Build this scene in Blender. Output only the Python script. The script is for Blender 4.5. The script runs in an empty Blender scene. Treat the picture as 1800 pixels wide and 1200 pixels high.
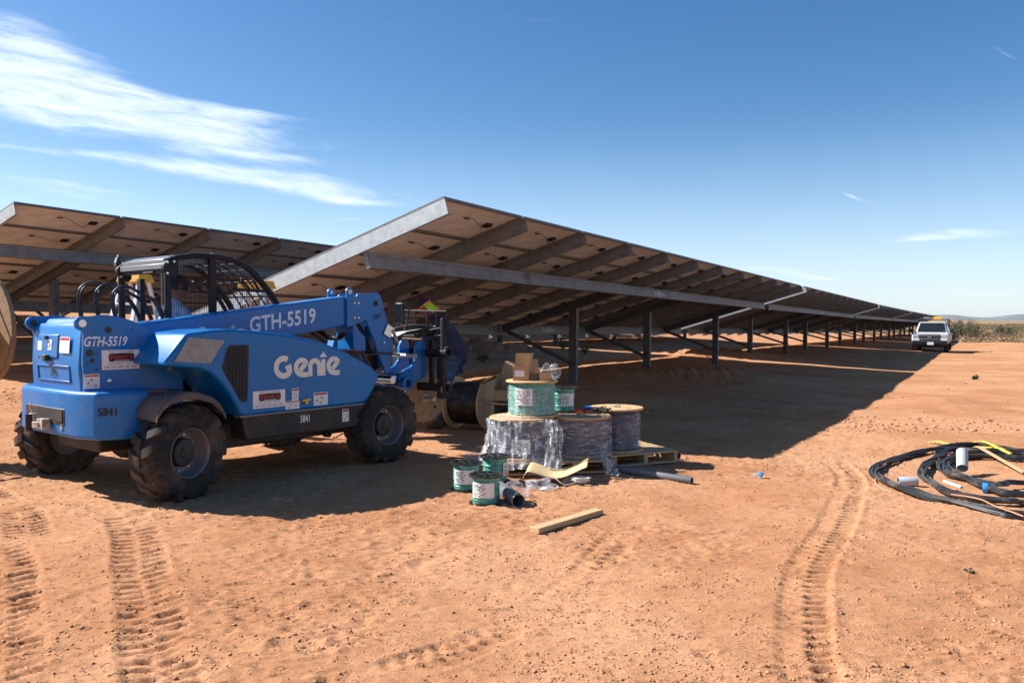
import bpy, bmesh, math, random
import numpy as np
from mathutils import Vector, Matrix, Euler
R = math.radians
rng = random.Random(7)
S = bpy.context.scene
COL = S.collection

# ------------------------------------------------------------------ camera
cam = bpy.data.cameras.new('camera'); cam.lens = 28.0; cam.sensor_width = 36.0
cam.clip_start = 0.05; cam.clip_end = 20000
camo = bpy.data.objects.new('camera', cam); COL.objects.link(camo)
camo.location = (0, 0, 1.57); camo.rotation_euler = (R(90) - math.atan(37/1400), 0, 0)
S.camera = camo

# ------------------------------------------------------------------ sky and sun
SUN_DIR = Vector((-0.971, 0.237, 0.807)).normalized()     # towards the sun
SUN_EL = math.asin(SUN_DIR.z); SUN_AZ = math.atan2(SUN_DIR.x, SUN_DIR.y)
world = bpy.data.worlds.new('World'); S.world = world; world.use_nodes = True
wt = world.node_tree; wt.nodes.clear()
class NG:
    """small helper for writing node maths"""
    def __init__(s, t): s.t = t
    def n(s, kind, **k):
        nd = s.t.nodes.new(kind)
        for a, b in k.items(): setattr(nd, a, b)
        return nd
    def put(s, sock, v):
        if isinstance(v, bpy.types.NodeSocket): s.t.links.new(v, sock)
        else: sock.default_value = v
    def m(s, op, a, b=0.0, c=None, clamp=False):
        nd = s.n('ShaderNodeMath', operation=op, use_clamp=clamp)
        s.put(nd.inputs[0], a); s.put(nd.inputs[1], b)
        if c is not None: s.put(nd.inputs[2], c)
        return nd.outputs[0]
    def mix(s, f, a, b):
        nd = s.n('ShaderNodeMix', data_type='RGBA'); s.put(nd.inputs[0], f)
        for i, v in ((6, a), (7, b)):
            s.put(nd.inputs[i], v if isinstance(v, bpy.types.NodeSocket) else (tuple(v) + (1,))[:4])
        return nd.outputs[2]
    def noise(s, vec, scale, detail=4, rough=.55, dist=0.0):
        nd = s.n('ShaderNodeTexNoise'); s.put(nd.inputs['Vector'], vec)
        nd.inputs['Scale'].default_value = scale; nd.inputs['Detail'].default_value = detail
        nd.inputs['Roughness'].default_value = rough; nd.inputs['Distortion'].default_value = dist
        return nd.outputs['Fac']
    def ramp(s, v, a, b, lo=0.0, hi=1.0):
        nd = s.n('ShaderNodeMapRange', interpolation_type='SMOOTHSTEP'); s.put(nd.inputs[0], v)
        for i, x in zip((1, 2, 3, 4), (a, b, lo, hi)): nd.inputs[i].default_value = x
        return nd.outputs[0]
    def comb(s, x, y, z):
        nd = s.n('ShaderNodeCombineXYZ')
        for i, v in enumerate((x, y, z)): s.put(nd.inputs[i], v)
        return nd.outputs[0]
g = NG(wt)
sky = g.n('ShaderNodeTexSky', sky_type='NISHITA', sun_disc=False, sun_elevation=SUN_EL,
          sun_rotation=SUN_AZ, altitude=900, air_density=1.0, dust_density=1.0, ozone_density=1.2)
tc = g.n('ShaderNodeTexCoord'); sep = g.n('ShaderNodeSeparateXYZ'); wt.links.new(tc.outputs['Generated'], sep.inputs[0])
az = g.m('ARCTAN2', sep.outputs[0], sep.outputs[1]); el = g.m('ARCSINE', sep.outputs[2])
# thin cirrus: streaks that run with the high wind, gathered into a few banks
warp = g.noise(g.comb(g.m('MULTIPLY', az, 2.2), g.m('MULTIPLY', el, 7), 3.1), 1.6, 3)
el2 = g.m('ADD', el, g.m('MULTIPLY', g.m('SUBTRACT', warp, .5), .030))
tilt = g.m('ADD', el2, g.m('MULTIPLY', az, .085))
streak = g.noise(g.comb(g.m('MULTIPLY', az, 5.0), g.m('MULTIPLY', tilt, 48), 0.0), 1.0, 8, .63, .5)
fine = g.noise(g.comb(g.m('MULTIPLY', az, 17), g.m('MULTIPLY', tilt, 105), 5.0), 1.0, 6, .65, .5)
def bank(a0, e0, sa, se, slope, amp):
    da = g.m('SUBTRACT', az, a0)
    de = g.m('SUBTRACT', g.m('SUBTRACT', el2, e0), g.m('MULTIPLY', da, slope))
    d = g.m('ADD', g.m('POWER', g.m('ABSOLUTE', g.m('DIVIDE', da, sa)), 2.0), g.m('POWER', g.m('ABSOLUTE', g.m('DIVIDE', de, se)), 2.0))
    return g.m('MULTIPLY', g.m('EXPONENT', g.m('MULTIPLY', d, -1.0)), amp)
banks = [bank(-0.535, 0.265, 0.100, 0.0166, -0.06, 1.00), bank(-0.514, 0.246, 0.141, 0.0167, -0.06, 1.05), bank(-0.481, 0.230, 0.168, 0.0171, -0.06, 1.05), bank(-0.393, 0.215, 0.146, 0.0107, -0.06, 0.95),
         bank(-0.540, 0.210, 0.074, 0.0099, -0.06, 0.63), bank(-0.324, 0.238, 0.077, 0.0082, -0.06, 0.53), bank(-0.317, 0.193, 0.110, 0.0073, -0.06, 0.75), bank(-0.343, 0.177, 0.158, 0.0089, -0.06, 0.95),
         bank(-0.258, 0.161, 0.134, 0.0091, -0.06, 0.85), bank(-0.197, 0.150, 0.082, 0.0050, -0.06, 0.60), bank(-0.540, 0.182, 0.053, 0.0037, -0.06, 0.50), bank(-0.486, 0.184, 0.033, 0.0032, -0.06, 0.30),
         bank(-0.525, 0.150, 0.096, 0.0068, -0.06, 0.60), bank(-0.475, 0.136, 0.136, 0.0076, -0.06, 0.50), bank(-0.551, 0.305, 0.062, 0.0149, -0.06, 0.79), bank(-0.535, 0.286, 0.069, 0.0100, -0.06, 0.63),
         bank(-0.374, 0.144, 0.074, 0.0040, 0.00, 0.30), bank(0.514, 0.094, 0.070, 0.0075, 0.00, 0.75), bank(0.464, 0.088, 0.040, 0.0038, 0.00, 0.50), bank(0.327, 0.061, 0.064, 0.0068, -0.20, 0.60),
         bank(0.368, 0.050, 0.037, 0.0033, -0.10, 0.45), bank(0.530, 0.030, 0.059, 0.0086, 0.00, 0.75), bank(0.486, 0.146, 0.039, 0.0032, -0.06, 0.25), bank(0.403, 0.142, 0.018, 0.0026, -0.55, 0.70),
         bank(-0.208, 0.127, 0.041, 0.0035, 0.00, 0.55), bank(0.553, 0.274, 0.020, 0.0036, -0.70, 0.55), bank(0.411, 0.080, 0.015, 0.0039, -0.06, 0.40), bank(0.381, 0.122, 0.043, 0.0027, 0.00, 0.45),
         bank(0.071, 0.363, 0.235, 0.0185, 0.12, 0.25), bank(-0.142, 0.354, 0.070, 0.0141, 0.10, 0.19),
         bank(-1.400, 0.500, 0.400, 0.1200, 0.10, 0.90), bank(1.500, 0.350, 0.400, 0.0800, 0.00, 0.80), bank(2.600, 0.300, 0.500, 0.0800, 0.00, 0.80), bank(-2.500, 0.400, 0.500, 0.1000, 0.00, 0.80)]
tot = banks[0]
for b in banks[1:]: tot = g.m('ADD', tot, b)
cl = g.m('ADD', g.m('MULTIPLY', streak, .60), g.m('MULTIPLY', fine, .52))
val = g.m('ADD', cl, g.m('MULTIPLY', g.m('SUBTRACT', g.m('MINIMUM', tot, 1.05), .5), .56))
dens = g.m('MULTIPLY', g.ramp(val, .46, 1.16), g.ramp(tot, .03, .3))
veil = g.m('MULTIPLY', g.ramp(el, .26, -.02), .42)          # pale air low down
dens = g.m('MINIMUM', g.m('MULTIPLY', dens, .92), .80)
hs = g.n('ShaderNodeHueSaturation'); hs.inputs['Saturation'].default_value = 1.34; hs.inputs['Hue'].default_value = .503
wt.links.new(sky.outputs[0], hs.inputs['Color'])
c0 = g.mix(veil, hs.outputs[0], (6.4, 7.9, 10.6))
c1 = g.mix(dens, c0, (8.6, 9.3, 10.2))
bg = g.n('ShaderNodeBackground'); bg.inputs[1].default_value = 0.073
wt.links.new(c1, bg.inputs[0])
out = g.n('ShaderNodeOutputWorld'); wt.links.new(bg.outputs[0], out.inputs[0])

sun = bpy.data.lights.new('sun', 'SUN'); sun.energy = 5.0; sun.angle = R(0.53); sun.color = (1.0, .98, .95)
suno = bpy.data.objects.new('sun', sun); COL.objects.link(suno)
suno.rotation_euler = SUN_DIR.to_track_quat('Z', 'Y').to_euler(); suno.location = (-10, 2, 12)

S.view_settings.view_transform = 'Standard'; S.view_settings.look = 'None'
S.view_settings.gamma = 1.0; S.view_settings.exposure = 0.98
S.render.engine = 'CYCLES'
S.cycles.use_denoising = True
S.cycles.max_bounces = 8; S.cycles.diffuse_bounces = 4; S.cycles.transparent_max_bounces = 12
S.cycles.sample_clamp_indirect = 6.0

# ------------------------------------------------------------------ helpers
def V(*a): return Vector(a)
class MB:
    """collects shapes of ONE mesh object"""
    def __init__(s): s.v = []; s.f = []; s.mi = []; s.X = Matrix.Identity(4); s.cur = 0
    def add(s, vs, fs):
        b = len(s.v); s.v += [tuple(s.X @ Vector(p)) for p in vs]
        s.f += [tuple(b + i for i in f) for f in fs]; s.mi += [s.cur] * len(fs); return s
    def box(s, c, d, rot=None):
        hx, hy, hz = d[0]/2, d[1]/2, d[2]/2
        vs = [Vector((x, y, z)) for x in (-hx, hx) for y in (-hy, hy) for z in (-hz, hz)]
        if rot is not None:
            M = rot if isinstance(rot, Matrix) else Euler(rot).to_matrix()
            vs = [M @ p for p in vs]
        c = Vector(c)
        return s.add([p + c for p in vs], [(0,1,3,2),(4,6,7,5),(0,4,5,1),(2,3,7,6),(0,2,6,4),(1,5,7,3)])
    def bx(s, x0, x1, y0, y1, z0, z1): return s.box(((x0+x1)/2,(y0+y1)/2,(z0+z1)/2),(abs(x1-x0),abs(y1-y0),abs(z1-z0)))
    def ext(s, poly, O, U, W, D, caps=True):
        """polygon in the plane O+aU+bW, extruded by vector D"""
        O, U, W, D = Vector(O), Vector(U), Vector(W), Vector(D)
        a = [O + U*p[0] + W*p[1] for p in poly]; n = len(a)
        fs = [(i, (i+1) % n, n + (i+1) % n, n + i) for i in range(n)]
        if caps: fs += [tuple(range(n))[::-1], tuple(range(n, 2*n))]
        return s.add(a + [p + D for p in a], fs)
    def xz(s, poly, y0, y1): return s.ext(poly, (0, y0, 0), (1,0,0), (0,0,1), (0, y1-y0, 0))
    def xy(s, poly, z0, z1): return s.ext(poly, (0, 0, z0), (1,0,0), (0,1,0), (0, 0, z1-z0))
    def yz(s, poly, x0, x1): return s.ext(poly, (x0, 0, 0), (0,1,0), (0,0,1), (x1-x0, 0, 0))
    def tube(s, pts, r, n=8, closed=False, caps=True, up=None):
        pts = [Vector(p) for p in pts]; m = len(pts)
        rs = r if isinstance(r, (list, tuple)) else [r]*m
        T = []
        for i in range(m):
            if closed: t = pts[(i+1) % m] - pts[i-1]
            else: t = pts[min(i+1, m-1)] - pts[max(i-1, 0)]
            T.append(t.normalized() if t.length > 1e-9 else Vector((0,0,1)))
        a = Vector(up) if up else (Vector((0,0,1)) if abs(T[0].z) < .9 else Vector((1,0,0)))
        N = (a - T[0]*a.dot(T[0])).normalized(); vs = []
        for i in range(m):
            N = (N - T[i]*N.dot(T[i])).normalized(); B = T[i].cross(N)
            for k in range(n):
                q = 2*math.pi*k/n; vs.append(pts[i] + (N*math.cos(q) + B*math.sin(q))*rs[i])
        fs = [(i*n+k, i*n+(k+1) % n, (i+1)*n+(k+1) % n, (i+1)*n+k) for i in range(m-1) for k in range(n)]
        if closed: fs += [((m-1)*n+k, (m-1)*n+(k+1) % n, (k+1) % n, k) for k in range(n)]
        elif caps: fs += [tuple(range(n))[::-1], tuple(range((m-1)*n, m*n))]
        return s.add(vs, fs)
    def cyl(s, a, b, r, n=16): return s.tube([a, b], r, n)
    def lathe(s, prof, O, A, n=32, closed=False, ang=2*math.pi):
        """profile [(radius, height)] turned about the axis O + h*A"""
        O, A = Vector(O), Vector(A).normalized()
        a = Vector((0,0,1)) if abs(A.z) < .9 else Vector((1,0,0))
        N = (a - A*a.dot(A)).normalized(); B = A.cross(N); m = len(prof); vs = []
        for k in range(n):
            q = 2*math.pi*k/n; d = N*math.cos(q) + B*math.sin(q)
            vs += [O + A*h + d*r for r, h in prof]
        fs = []
        for k in range(n):
            k2 = (k+1) % n
            for i in range(m if closed else m-1):
                j = (i+1) % m; fs.append((k*m+i, k2*m+i, k2*m+j, k*m+j))
        if not closed:
            if prof[0][0] > 1e-6: fs.append(tuple(k*m for k in range(n)))
            if prof[-1][0] > 1e-6: fs.append(tuple(k*m+m-1 for k in range(n))[::-1])
        return s.add(vs, fs)
    def ring(s, O, A, r0, r1, t, n=24): return s.lathe([(r0,-t/2),(r1,-t/2),(r1,t/2),(r0,t/2)], O, A, n, closed=True)
    def mesh(s, name, mats, smooth=True, angle=38, fix=True):
        me = bpy.data.meshes.new(name); me.from_pydata(s.v, [], s.f)
        for m in (mats if isinstance(mats, (list, tuple)) else [mats]): me.materials.append(m)
        if any(s.mi): me.polygons.foreach_set('material_index', s.mi)
        if fix:
            b = bmesh.new(); b.from_mesh(me); bmesh.ops.remove_doubles(b, verts=b.verts, dist=1e-6)
            bmesh.ops.recalc_face_normals(b, faces=b.faces); b.to_mesh(me); b.free()
        if smooth:
            me.polygons.foreach_set('use_smooth', [True]*len(me.polygons)); me.set_sharp_from_angle(angle=R(angle))
        me.update(); return me
    def build(s, name, mats, parent=None, loc=None, rot=None, smooth=True, angle=38, bevel=0, segs=2, fix=True):
        return obj(name, s.mesh(name, mats, smooth, angle, fix), parent, loc, rot, bevel, segs)
def obj(name, me, parent=None, loc=None, rot=None, bevel=0, segs=2):
    o = bpy.data.objects.new(name, me); COL.objects.link(o)
    if parent is not None: o.parent = parent
    if loc is not None: o.location = loc
    if rot is not None: o.rotation_euler = rot
    if bevel:
        md = o.modifiers.new('bevel', 'BEVEL'); md.width = bevel; md.segments = segs; md.limit_method = 'ANGLE'; md.angle_limit = R(32)
        md.use_clamp_overlap = True
        if hasattr(md, 'harden_normals'): md.harden_normals = False
        o.data.polygons.foreach_set('use_smooth', [True]*len(o.data.polygons))
    return o
def tag(o, label, cat, group=None, kind=None):
    o['label'] = label
    if cat: o['category'] = cat
    if group: o['group'] = group
    if kind: o['kind'] = kind
    return o
def thing(name, label, cat, loc=(0,0,0), rz=0, group=None, rot=None):
    o = bpy.data.objects.new(name, None); COL.objects.link(o); o.location = loc
    o.rotation_euler = rot if rot else (0, 0, rz); o.empty_display_size = .2
    return tag(o, label, cat, group)
def arc(cx, cy, r, a0, a1, n, ry=None):
    return [(cx + r*math.cos(R(a0 + (a1-a0)*i/(n-1))), cy + (ry or r)*math.sin(R(a0 + (a1-a0)*i/(n-1)))) for i in range(n)]
def bez(pts, n=8):
    """Catmull-Rom through 3-D points"""
    p = [Vector(q) for q in pts]; p = [p[0]*2 - p[1]] + p + [p[-1]*2 - p[-2]]; out = []
    for i in range(1, len(p)-2):
        for k in range(n):
            t = k/n; a, b, c, d = p[i-1], p[i], p[i+1], p[i+2]
            out.append(.5*((2*b) + (c-a)*t + (2*a-5*b+4*c-d)*t*t + (3*b-a-3*c+d)*t**3))
    return out + [p[-2]]

# ------------------------------------------------------------------ materials
SOIL = (.38, .19, .10)
MATS = {}
def mat(name, col, rough=.6, metal=0.0, spec=.4, col2=None, nscale=6, nlo=.4, nhi=.65, bump=0, bscale=40, coat=0, dust=0, dscale=5, dcol=SOIL, trans=0, alpha=1, sub=0, emit=0, stretch=None, rvar=0):
    m = bpy.data.materials.new(name); m.use_nodes = True; t = m.node_tree; b = t.nodes['Principled BSDF']; q = NG(t)
    tcn = q.n('ShaderNodeTexCoord'); vec = tcn.outputs['Object']
    if stretch:
        mp = q.n('ShaderNodeMapping'); mp.inputs['Scale'].default_value = stretch; t.links.new(vec, mp.inputs[0]); sv = mp.outputs[0]
    else: sv = vec
    c = tuple(col) + (1,)
    sock = None
    if col2 is not None:
        f = q.ramp(q.noise(sv, nscale, 6, .6), nlo, nhi); sock = q.mix(f, col, col2)
    if dust:
        f = q.m('MULTIPLY', q.ramp(q.noise(vec, dscale, 6, .65), .42, .75), dust)
        sock = q.mix(f, sock if sock is not None else col, dcol)
        q.put(b.inputs['Roughness'], q.m('MULTIPLY_ADD', f, .5, rough, clamp=True))
    else:
        b.inputs['Roughness'].default_value = rough
        if rvar: q.put(b.inputs['Roughness'], q.m('MULTIPLY_ADD', q.noise(sv, nscale*1.7, 5), rvar, rough - rvar/2, clamp=True))
    if sock is not None: t.links.new(sock, b.inputs['Base Color'])
    else: b.inputs['Base Color'].default_value = c
    b.inputs['Metallic'].default_value = metal; b.inputs['Specular IOR Level'].default_value = spec
    if coat: b.inputs['Coat Weight'].default_value = coat; b.inputs['Coat Roughness'].default_value = .06
    if trans: b.inputs['Transmission Weight'].default_value = trans
    if alpha < 1: b.inputs['Alpha'].default_value = alpha
    if sub: b.inputs['Subsurface Weight'].default_value = sub; b.inputs['Subsurface Radius'].default_value = (.02,.008,.005)
    if emit: b.inputs['Emission Color'].default_value = c; b.inputs['Emission Strength'].default_value = emit
    if bump:
        bn = q.n('ShaderNodeBump'); bn.inputs['Strength'].default_value = bump; bn.inputs['Distance'].default_value = .01
        t.links.new(q.noise(sv, bscale, 5, .6), bn.inputs['Height']); t.links.new(bn.outputs[0], b.inputs['Normal'])
    MATS[name] = m; return m
mat('post_galv_shade', (.105,.108,.118), .5, .35, .4, (.075,.077,.086), 5, .35, .7, rvar=.2)  # galvanised posts and rafters, darkened: shade under the tables put into the colour
mat('frame_dark', (.17,.16,.15), .5, .3, .4)
mat('galv', (.52,.54,.53), .48, .6, .5, (.40,.42,.42), 9, .35, .7, rvar=.2, bump=.04, bscale=30)
mat('galv_shade', (.27,.27,.275), .5, .45, .5, (.20,.20,.205), 5, .35, .7, rvar=.2)  # darker copy of the galvanised steel, with the panels' shade in its colour
mat('alu', (.62,.63,.65), .32, .9, .5)
mat('backsheet', (.72,.70,.68), .6, 0, .3, (.58,.55,.52), 3.5, .35, .7)
mat('cells', (.012,.018,.045), .12, 0, .6, coat=.6)
mat('black_plastic', (.018,.018,.019), .45, 0, .45, dust=.12)
mat('jbox', (.012,.012,.013), .5)
mat('blue', (.001,.145,.41), .34, 0, .3, (.002,.16,.45), 2.2, coat=.1, dust=.14, dscale=6, rvar=.1)
mat('hood_blue', (.001,.145,.41), .32, 0, .3, coat=.12, dust=.05, dscale=4)
mat('black_steel', (.014,.014,.015), .6, .0, .3, dust=.08)
mat('belly', (.020,.019,.018), .55, 0, .4, dust=.22, dscale=2.5)
mat('rubber', (.022,.021,.020), .8, 0, .25, (.05,.042,.036), 8, .4, .75, bump=.3, bscale=60, dust=.75, dscale=3, dcol=(.20,.135,.095))
mat('rim', (.17,.175,.18), .45, .3, .5, dust=.35, dscale=6)
mat('fender', (.075,.075,.072), .6, 0, .35, dust=.25)
mat('chrome', (.30,.30,.31), .3, .9)
mat('cast', (.52,.46,.36), .6, .1, .4, (.25,.2,.15), 18)
mat('screen', (.27,.27,.262), .4, .1, .5, (.20,.20,.195), 14, .35, .7, bump=.08, bscale=160)
mat('grille', (.035,.035,.034), .5, .3, .5, (.012,.012,.012), 70, .4, .6, bump=.5, bscale=120)
mat('roofgrey', (.16,.165,.17), .35, .1, .5, dust=.2)
mat('white_print', (.78,.77,.74), .5)
mat('grey_print', (.55,.55,.54), .5)
mat('cream_print', (.74,.70,.60), .5)
mat('sticker', (.78,.76,.72), .45, 0, .4, dust=.06)
mat('red_print', (.42,.03,.035), .5)
mat('orange_print', (.62,.16,.03), .5)
mat('black_print', (.012,.012,.013), .5)
mat('pale_print', (.52,.43,.42), .6)
mat('yellow', (.75,.50,.02), .5)
mat('ladder_yellow', (.80,.43,.03), .5, dust=.1)
mat('ladder_rail', (.62,.66,.72), .4, .25)
mat('wood', (.66,.44,.23), .7, 0, .3, (.52,.33,.165), 3, .3, .75, bump=.15, bscale=18, stretch=(9,9,1.2))
mat('wood_x', (.62,.43,.24), .7, 0, .3, (.48,.30,.15), 3, .3, .75, bump=.15, bscale=18, stretch=(1.2,9,9))
mat('ply', (.60,.40,.20), .65, 0, .3, (.46,.28,.13), 4, .3, .75, bump=.1, bscale=20, stretch=(2,8,8))
mat('old_wood', (.40,.25,.125), .75, 0, .3, (.24,.15,.08), 4, .3, .75, bump=.25, bscale=20, stretch=(2,7,7))
mat('lumber', (.56,.38,.20), .7, 0, .3, (.44,.28,.14), 4, .3, .75, bump=.1, stretch=(1.5,14,14))
mat('cardboard', (.46,.29,.155), .8, 0, .2, (.40,.245,.125), 5, .35, .7)
mat('kraft', (.72,.53,.27), .5, 0, .35, (.64,.45,.22), 4, .35, .7)
mat('black_cable', (.014,.014,.015), .42, 0, .45, dust=.25, dscale=9)
mat('field_cable', (.018,.018,.019), .42, 0, .5, dust=.55, dscale=5, dcol=(.20,.155,.12))
mat('green_wire', (.03,.25,.17), .35, 0, .5, (.16,.40,.34), 30, .35, .65)
mat('bluegrey_wire', (.03,.04,.075), .4, 0, .5, (.22,.18,.16), 14, .4, .7, stretch=(1,1,12))
mat('conduit', (.14,.15,.165), .45, 0, .4, dust=.15)
mat('conduit_light', (.42,.43,.44), .45, 0, .4, dust=.18)
mat('pvc_white', (.66,.66,.63), .45, 0, .4, dust=.15)
mat('strap_yellow', (.62,.46,.06), .5)
mat('blue_tape', (.02,.25,.75), .45)
mat('red_cap', (.70,.06,.02), .4)
mat('copper_wire', (.62,.27,.14), .45)
mat('rope', (.62,.58,.52), .8)
mat('skin', (.27,.135,.085), .55, 0, .35, sub=.1)
mat('hair', (.015,.012,.010), .7)
mat('navy', (.034,.036,.066), .85, 0, .2, (.05,.05,.085), 8, bump=.25, bscale=14)
mat('denim', (.045,.085,.16), .85, 0, .2, (.08,.13,.22), 7, bump=.2, bscale=20)
mat('boot', (.06,.04,.028), .7, dust=.5)
mat('cap_navy', (.025,.022,.055), .8)
mat('hi_orange', (.90,.13,.03), .6, emit=0)
mat('hi_lime', (.52,.80,.04), .65, 0, .3, (.40,.68,.03), 12, bump=.4, bscale=18)
mat('shirt_blue', (.44,.54,.70), .8, 0, .2, (.36,.46,.64), 7, bump=.4, bscale=11)
mat('truck_white', (.74,.74,.73), .25, 0, .5, coat=.6, dust=.1)
mat('truck_black', (.015,.015,.016), .4)
mat('glass_dark', (.015,.018,.02), .06, 0, .7)
mat('amber', (.80,.34,.02), .3, emit=.25)
mat('lamp', (.55,.57,.6), .15, .4, .6)
mat('clod', (.40,.19,.095), .95, 0, .1, (.50,.265,.145), 3)
mat('straw', (.40,.28,.16), .85, 0, .2, (.16,.11,.07), 2)
mat('leaf_green', (.075,.11,.04), .7, 0, .3, (.05,.075,.025), 4)
mat('scrub_a', (.21,.155,.09), .85, 0, .2, (.15,.125,.072), 1.2)
mat('scrub_b', (.36,.255,.15), .85, 0, .2, (.27,.19,.11), 1.2)
mat('dark_scrub', (.13,.125,.07), .8, 0, .2, (.09,.09,.05), 1.2)
mat('stem', (.14,.095,.06), .9)
mat('hill_haze', (.20,.205,.21), .95, 0, .1, (.15,.165,.16), .01)  # distant haze is mixed into this blue-grey colour

def film(name, cover, col=(.80,.82,.85), nscale=9, rough=.13, stretch=(1,1,1)):
    """creased clear plastic film"""
    m = bpy.data.materials.new(name); m.use_nodes = True; t = m.node_tree; b = t.nodes['Principled BSDF']; q = NG(t)
    tcn = q.n('ShaderNodeTexCoord'); mp = q.n('ShaderNodeMapping'); mp.inputs['Scale'].default_value = stretch
    t.links.new(tcn.outputs['Object'], mp.inputs[0])
    f = q.noise(mp.outputs[0], nscale, 8, .72, 1.2)
    b.inputs['Base Color'].default_value = col + (1,); b.inputs['Roughness'].default_value = rough
    b.inputs['Specular IOR Level'].default_value = 1.0
    t.links.new(q.ramp(f, .45, .70, cover*.22, min(1, cover*1.7)), b.inputs['Alpha'])
    bn = q.n('ShaderNodeBump'); bn.inputs['Strength'].default_value = .9; bn.inputs['Distance'].default_value = .02
    t.links.new(q.noise(mp.outputs[0], nscale*2.2, 6, .7, 1.5), bn.inputs['Height']); t.links.new(bn.outputs[0], b.inputs['Normal'])
    MATS[name] = m
film('film_loose', .58); film('film_tight', .55, (.70,.66,.62), 5, .22, (1,1,7)); film('film_clear', .34, nscale=7, stretch=(1,1,5))

# lettering: every word is turned into a mesh once, up front
def text_mesh(body, size, bold=0.0, shear=0.0, cond=1.0):
    cu = bpy.data.curves.new('lettering', 'FONT'); cu.body = body; cu.size = size; cu.offset = bold*size; cu.shear = shear
    cu.align_x = 'CENTER'; cu.align_y = 'CENTER'; cu.resolution_u = 3
    o = bpy.data.objects.new('lettering', cu); COL.objects.link(o)
    me = bpy.data.meshes.new_from_object(o.evaluated_get(bpy.context.evaluated_depsgraph_get()))
    bpy.data.objects.remove(o); bpy.data.curves.remove(cu)
    if cond != 1.0:
        for v in me.vertices: v.co.x *= cond
    return me
def lettering(name, body, size, m, parent, O, U, W, bold=0.0, shear=0.0, cond=1.0, width=None):
    """flat letters centred on O, reading along U with their tops towards W"""
    me = text_mesh(body, size, bold, shear, cond)
    xs = [v.co.x for v in me.vertices]; cx = (max(xs)+min(xs))/2; ys = [v.co.y for v in me.vertices]; cy = (max(ys)+min(ys))/2
    k = width/(max(xs)-min(xs)) if width else 1.0
    O, U, W = Vector(O), Vector(U).normalized(), Vector(W).normalized()
    for v in me.vertices: v.co = O + U*((v.co.x-cx)*k) + W*(v.co.y-cy)
    me.materials.clear(); me.materials.append(MATS[m]); return obj(name, me, parent)

# ------------------------------------------------------------------ the ground
UA = (math.sin(R(31)), math.cos(R(31)))          # direction of the solar rows
def sm(a, b, x): t = np.clip((x-a)/(b-a), 0, 1); return t*t*(3-2*t)
def base_z(x, y):
    a = UA[0]*x + UA[1]*y; q = -UA[1]*x + UA[0]*y
    z = -.005*np.clip(a-8, 0, 110) + .05*np.clip(q-7.5, 0, 48) + sm(6, 18, a)*.045*np.clip(q-5.5, -3.5, 2)
    return z
def hsh(i, j, s):
    n = (i*374761393 + j*668265263 + s*974634777) & 0xffffffff
    n = ((n ^ (n >> 13))*1274126177) & 0xffffffff
    return ((n ^ (n >> 16)) & 0xffff)/65535.0
def vnoise(x, y, s):
    i = np.floor(x).astype(np.int64); j = np.floor(y).astype(np.int64); u = x-i; v = y-j
    u = u*u*(3-2*u); v = v*v*(3-2*v)
    return (hsh(i,j,s)*(1-u)+hsh(i+1,j,s)*u)*(1-v) + (hsh(i,j+1,s)*(1-u)+hsh(i+1,j+1,s)*u)*v
def ridge(x, y, s): return 1 - np.abs(2*vnoise(x, y, s)-1)
TRACKS = [  # centre line on the ground, width, depth, lug pitch
    ([(3.75,9.3),(3.45,8.1),(3.05,7.2),(2.45,6.0),(1.86,4.95),(1.52,4.1),(1.33,3.5),(1.22,2.9)], .27, .021, .095, 1),
    ([(-3.2,6.5),(-2.70,5.70),(-2.35,5.0),(-2.02,4.4),(-1.72,3.8),(-1.50,3.4),(-1.25,2.9)], .32, .022, .105, 2),
    ([(-4.6,6.5),(-3.5,5.4),(-2.95,4.6),(-2.5,3.9),(-2.2,3.4),(-1.9,2.9)], .34, .022, .11, 3),
    ([(.95,6.2),(.62,5.3),(.40,4.8),(.05,4.2),(-.3,3.75),(-.7,3.4),(-1.1,3.1)], .25, .014, .10, 4),
    ([(-2.3,4.9),(-1.4,4.25),(-.6,3.85),(.3,3.6)], .2, .010, .06, 5),
    ([(-5.6,7.9),(-4.7,7.1),(-3.9,6.3),(-3.4,5.6)], .3, .018, .10, 6),
    ([(5.2,14.6),(7.4,14.9),(10,15.6)], .3, .03, .13, 7),
    ([(9.0,30),(12.5,40),(19,52)], .35, .03, .2, 8),
]
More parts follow.
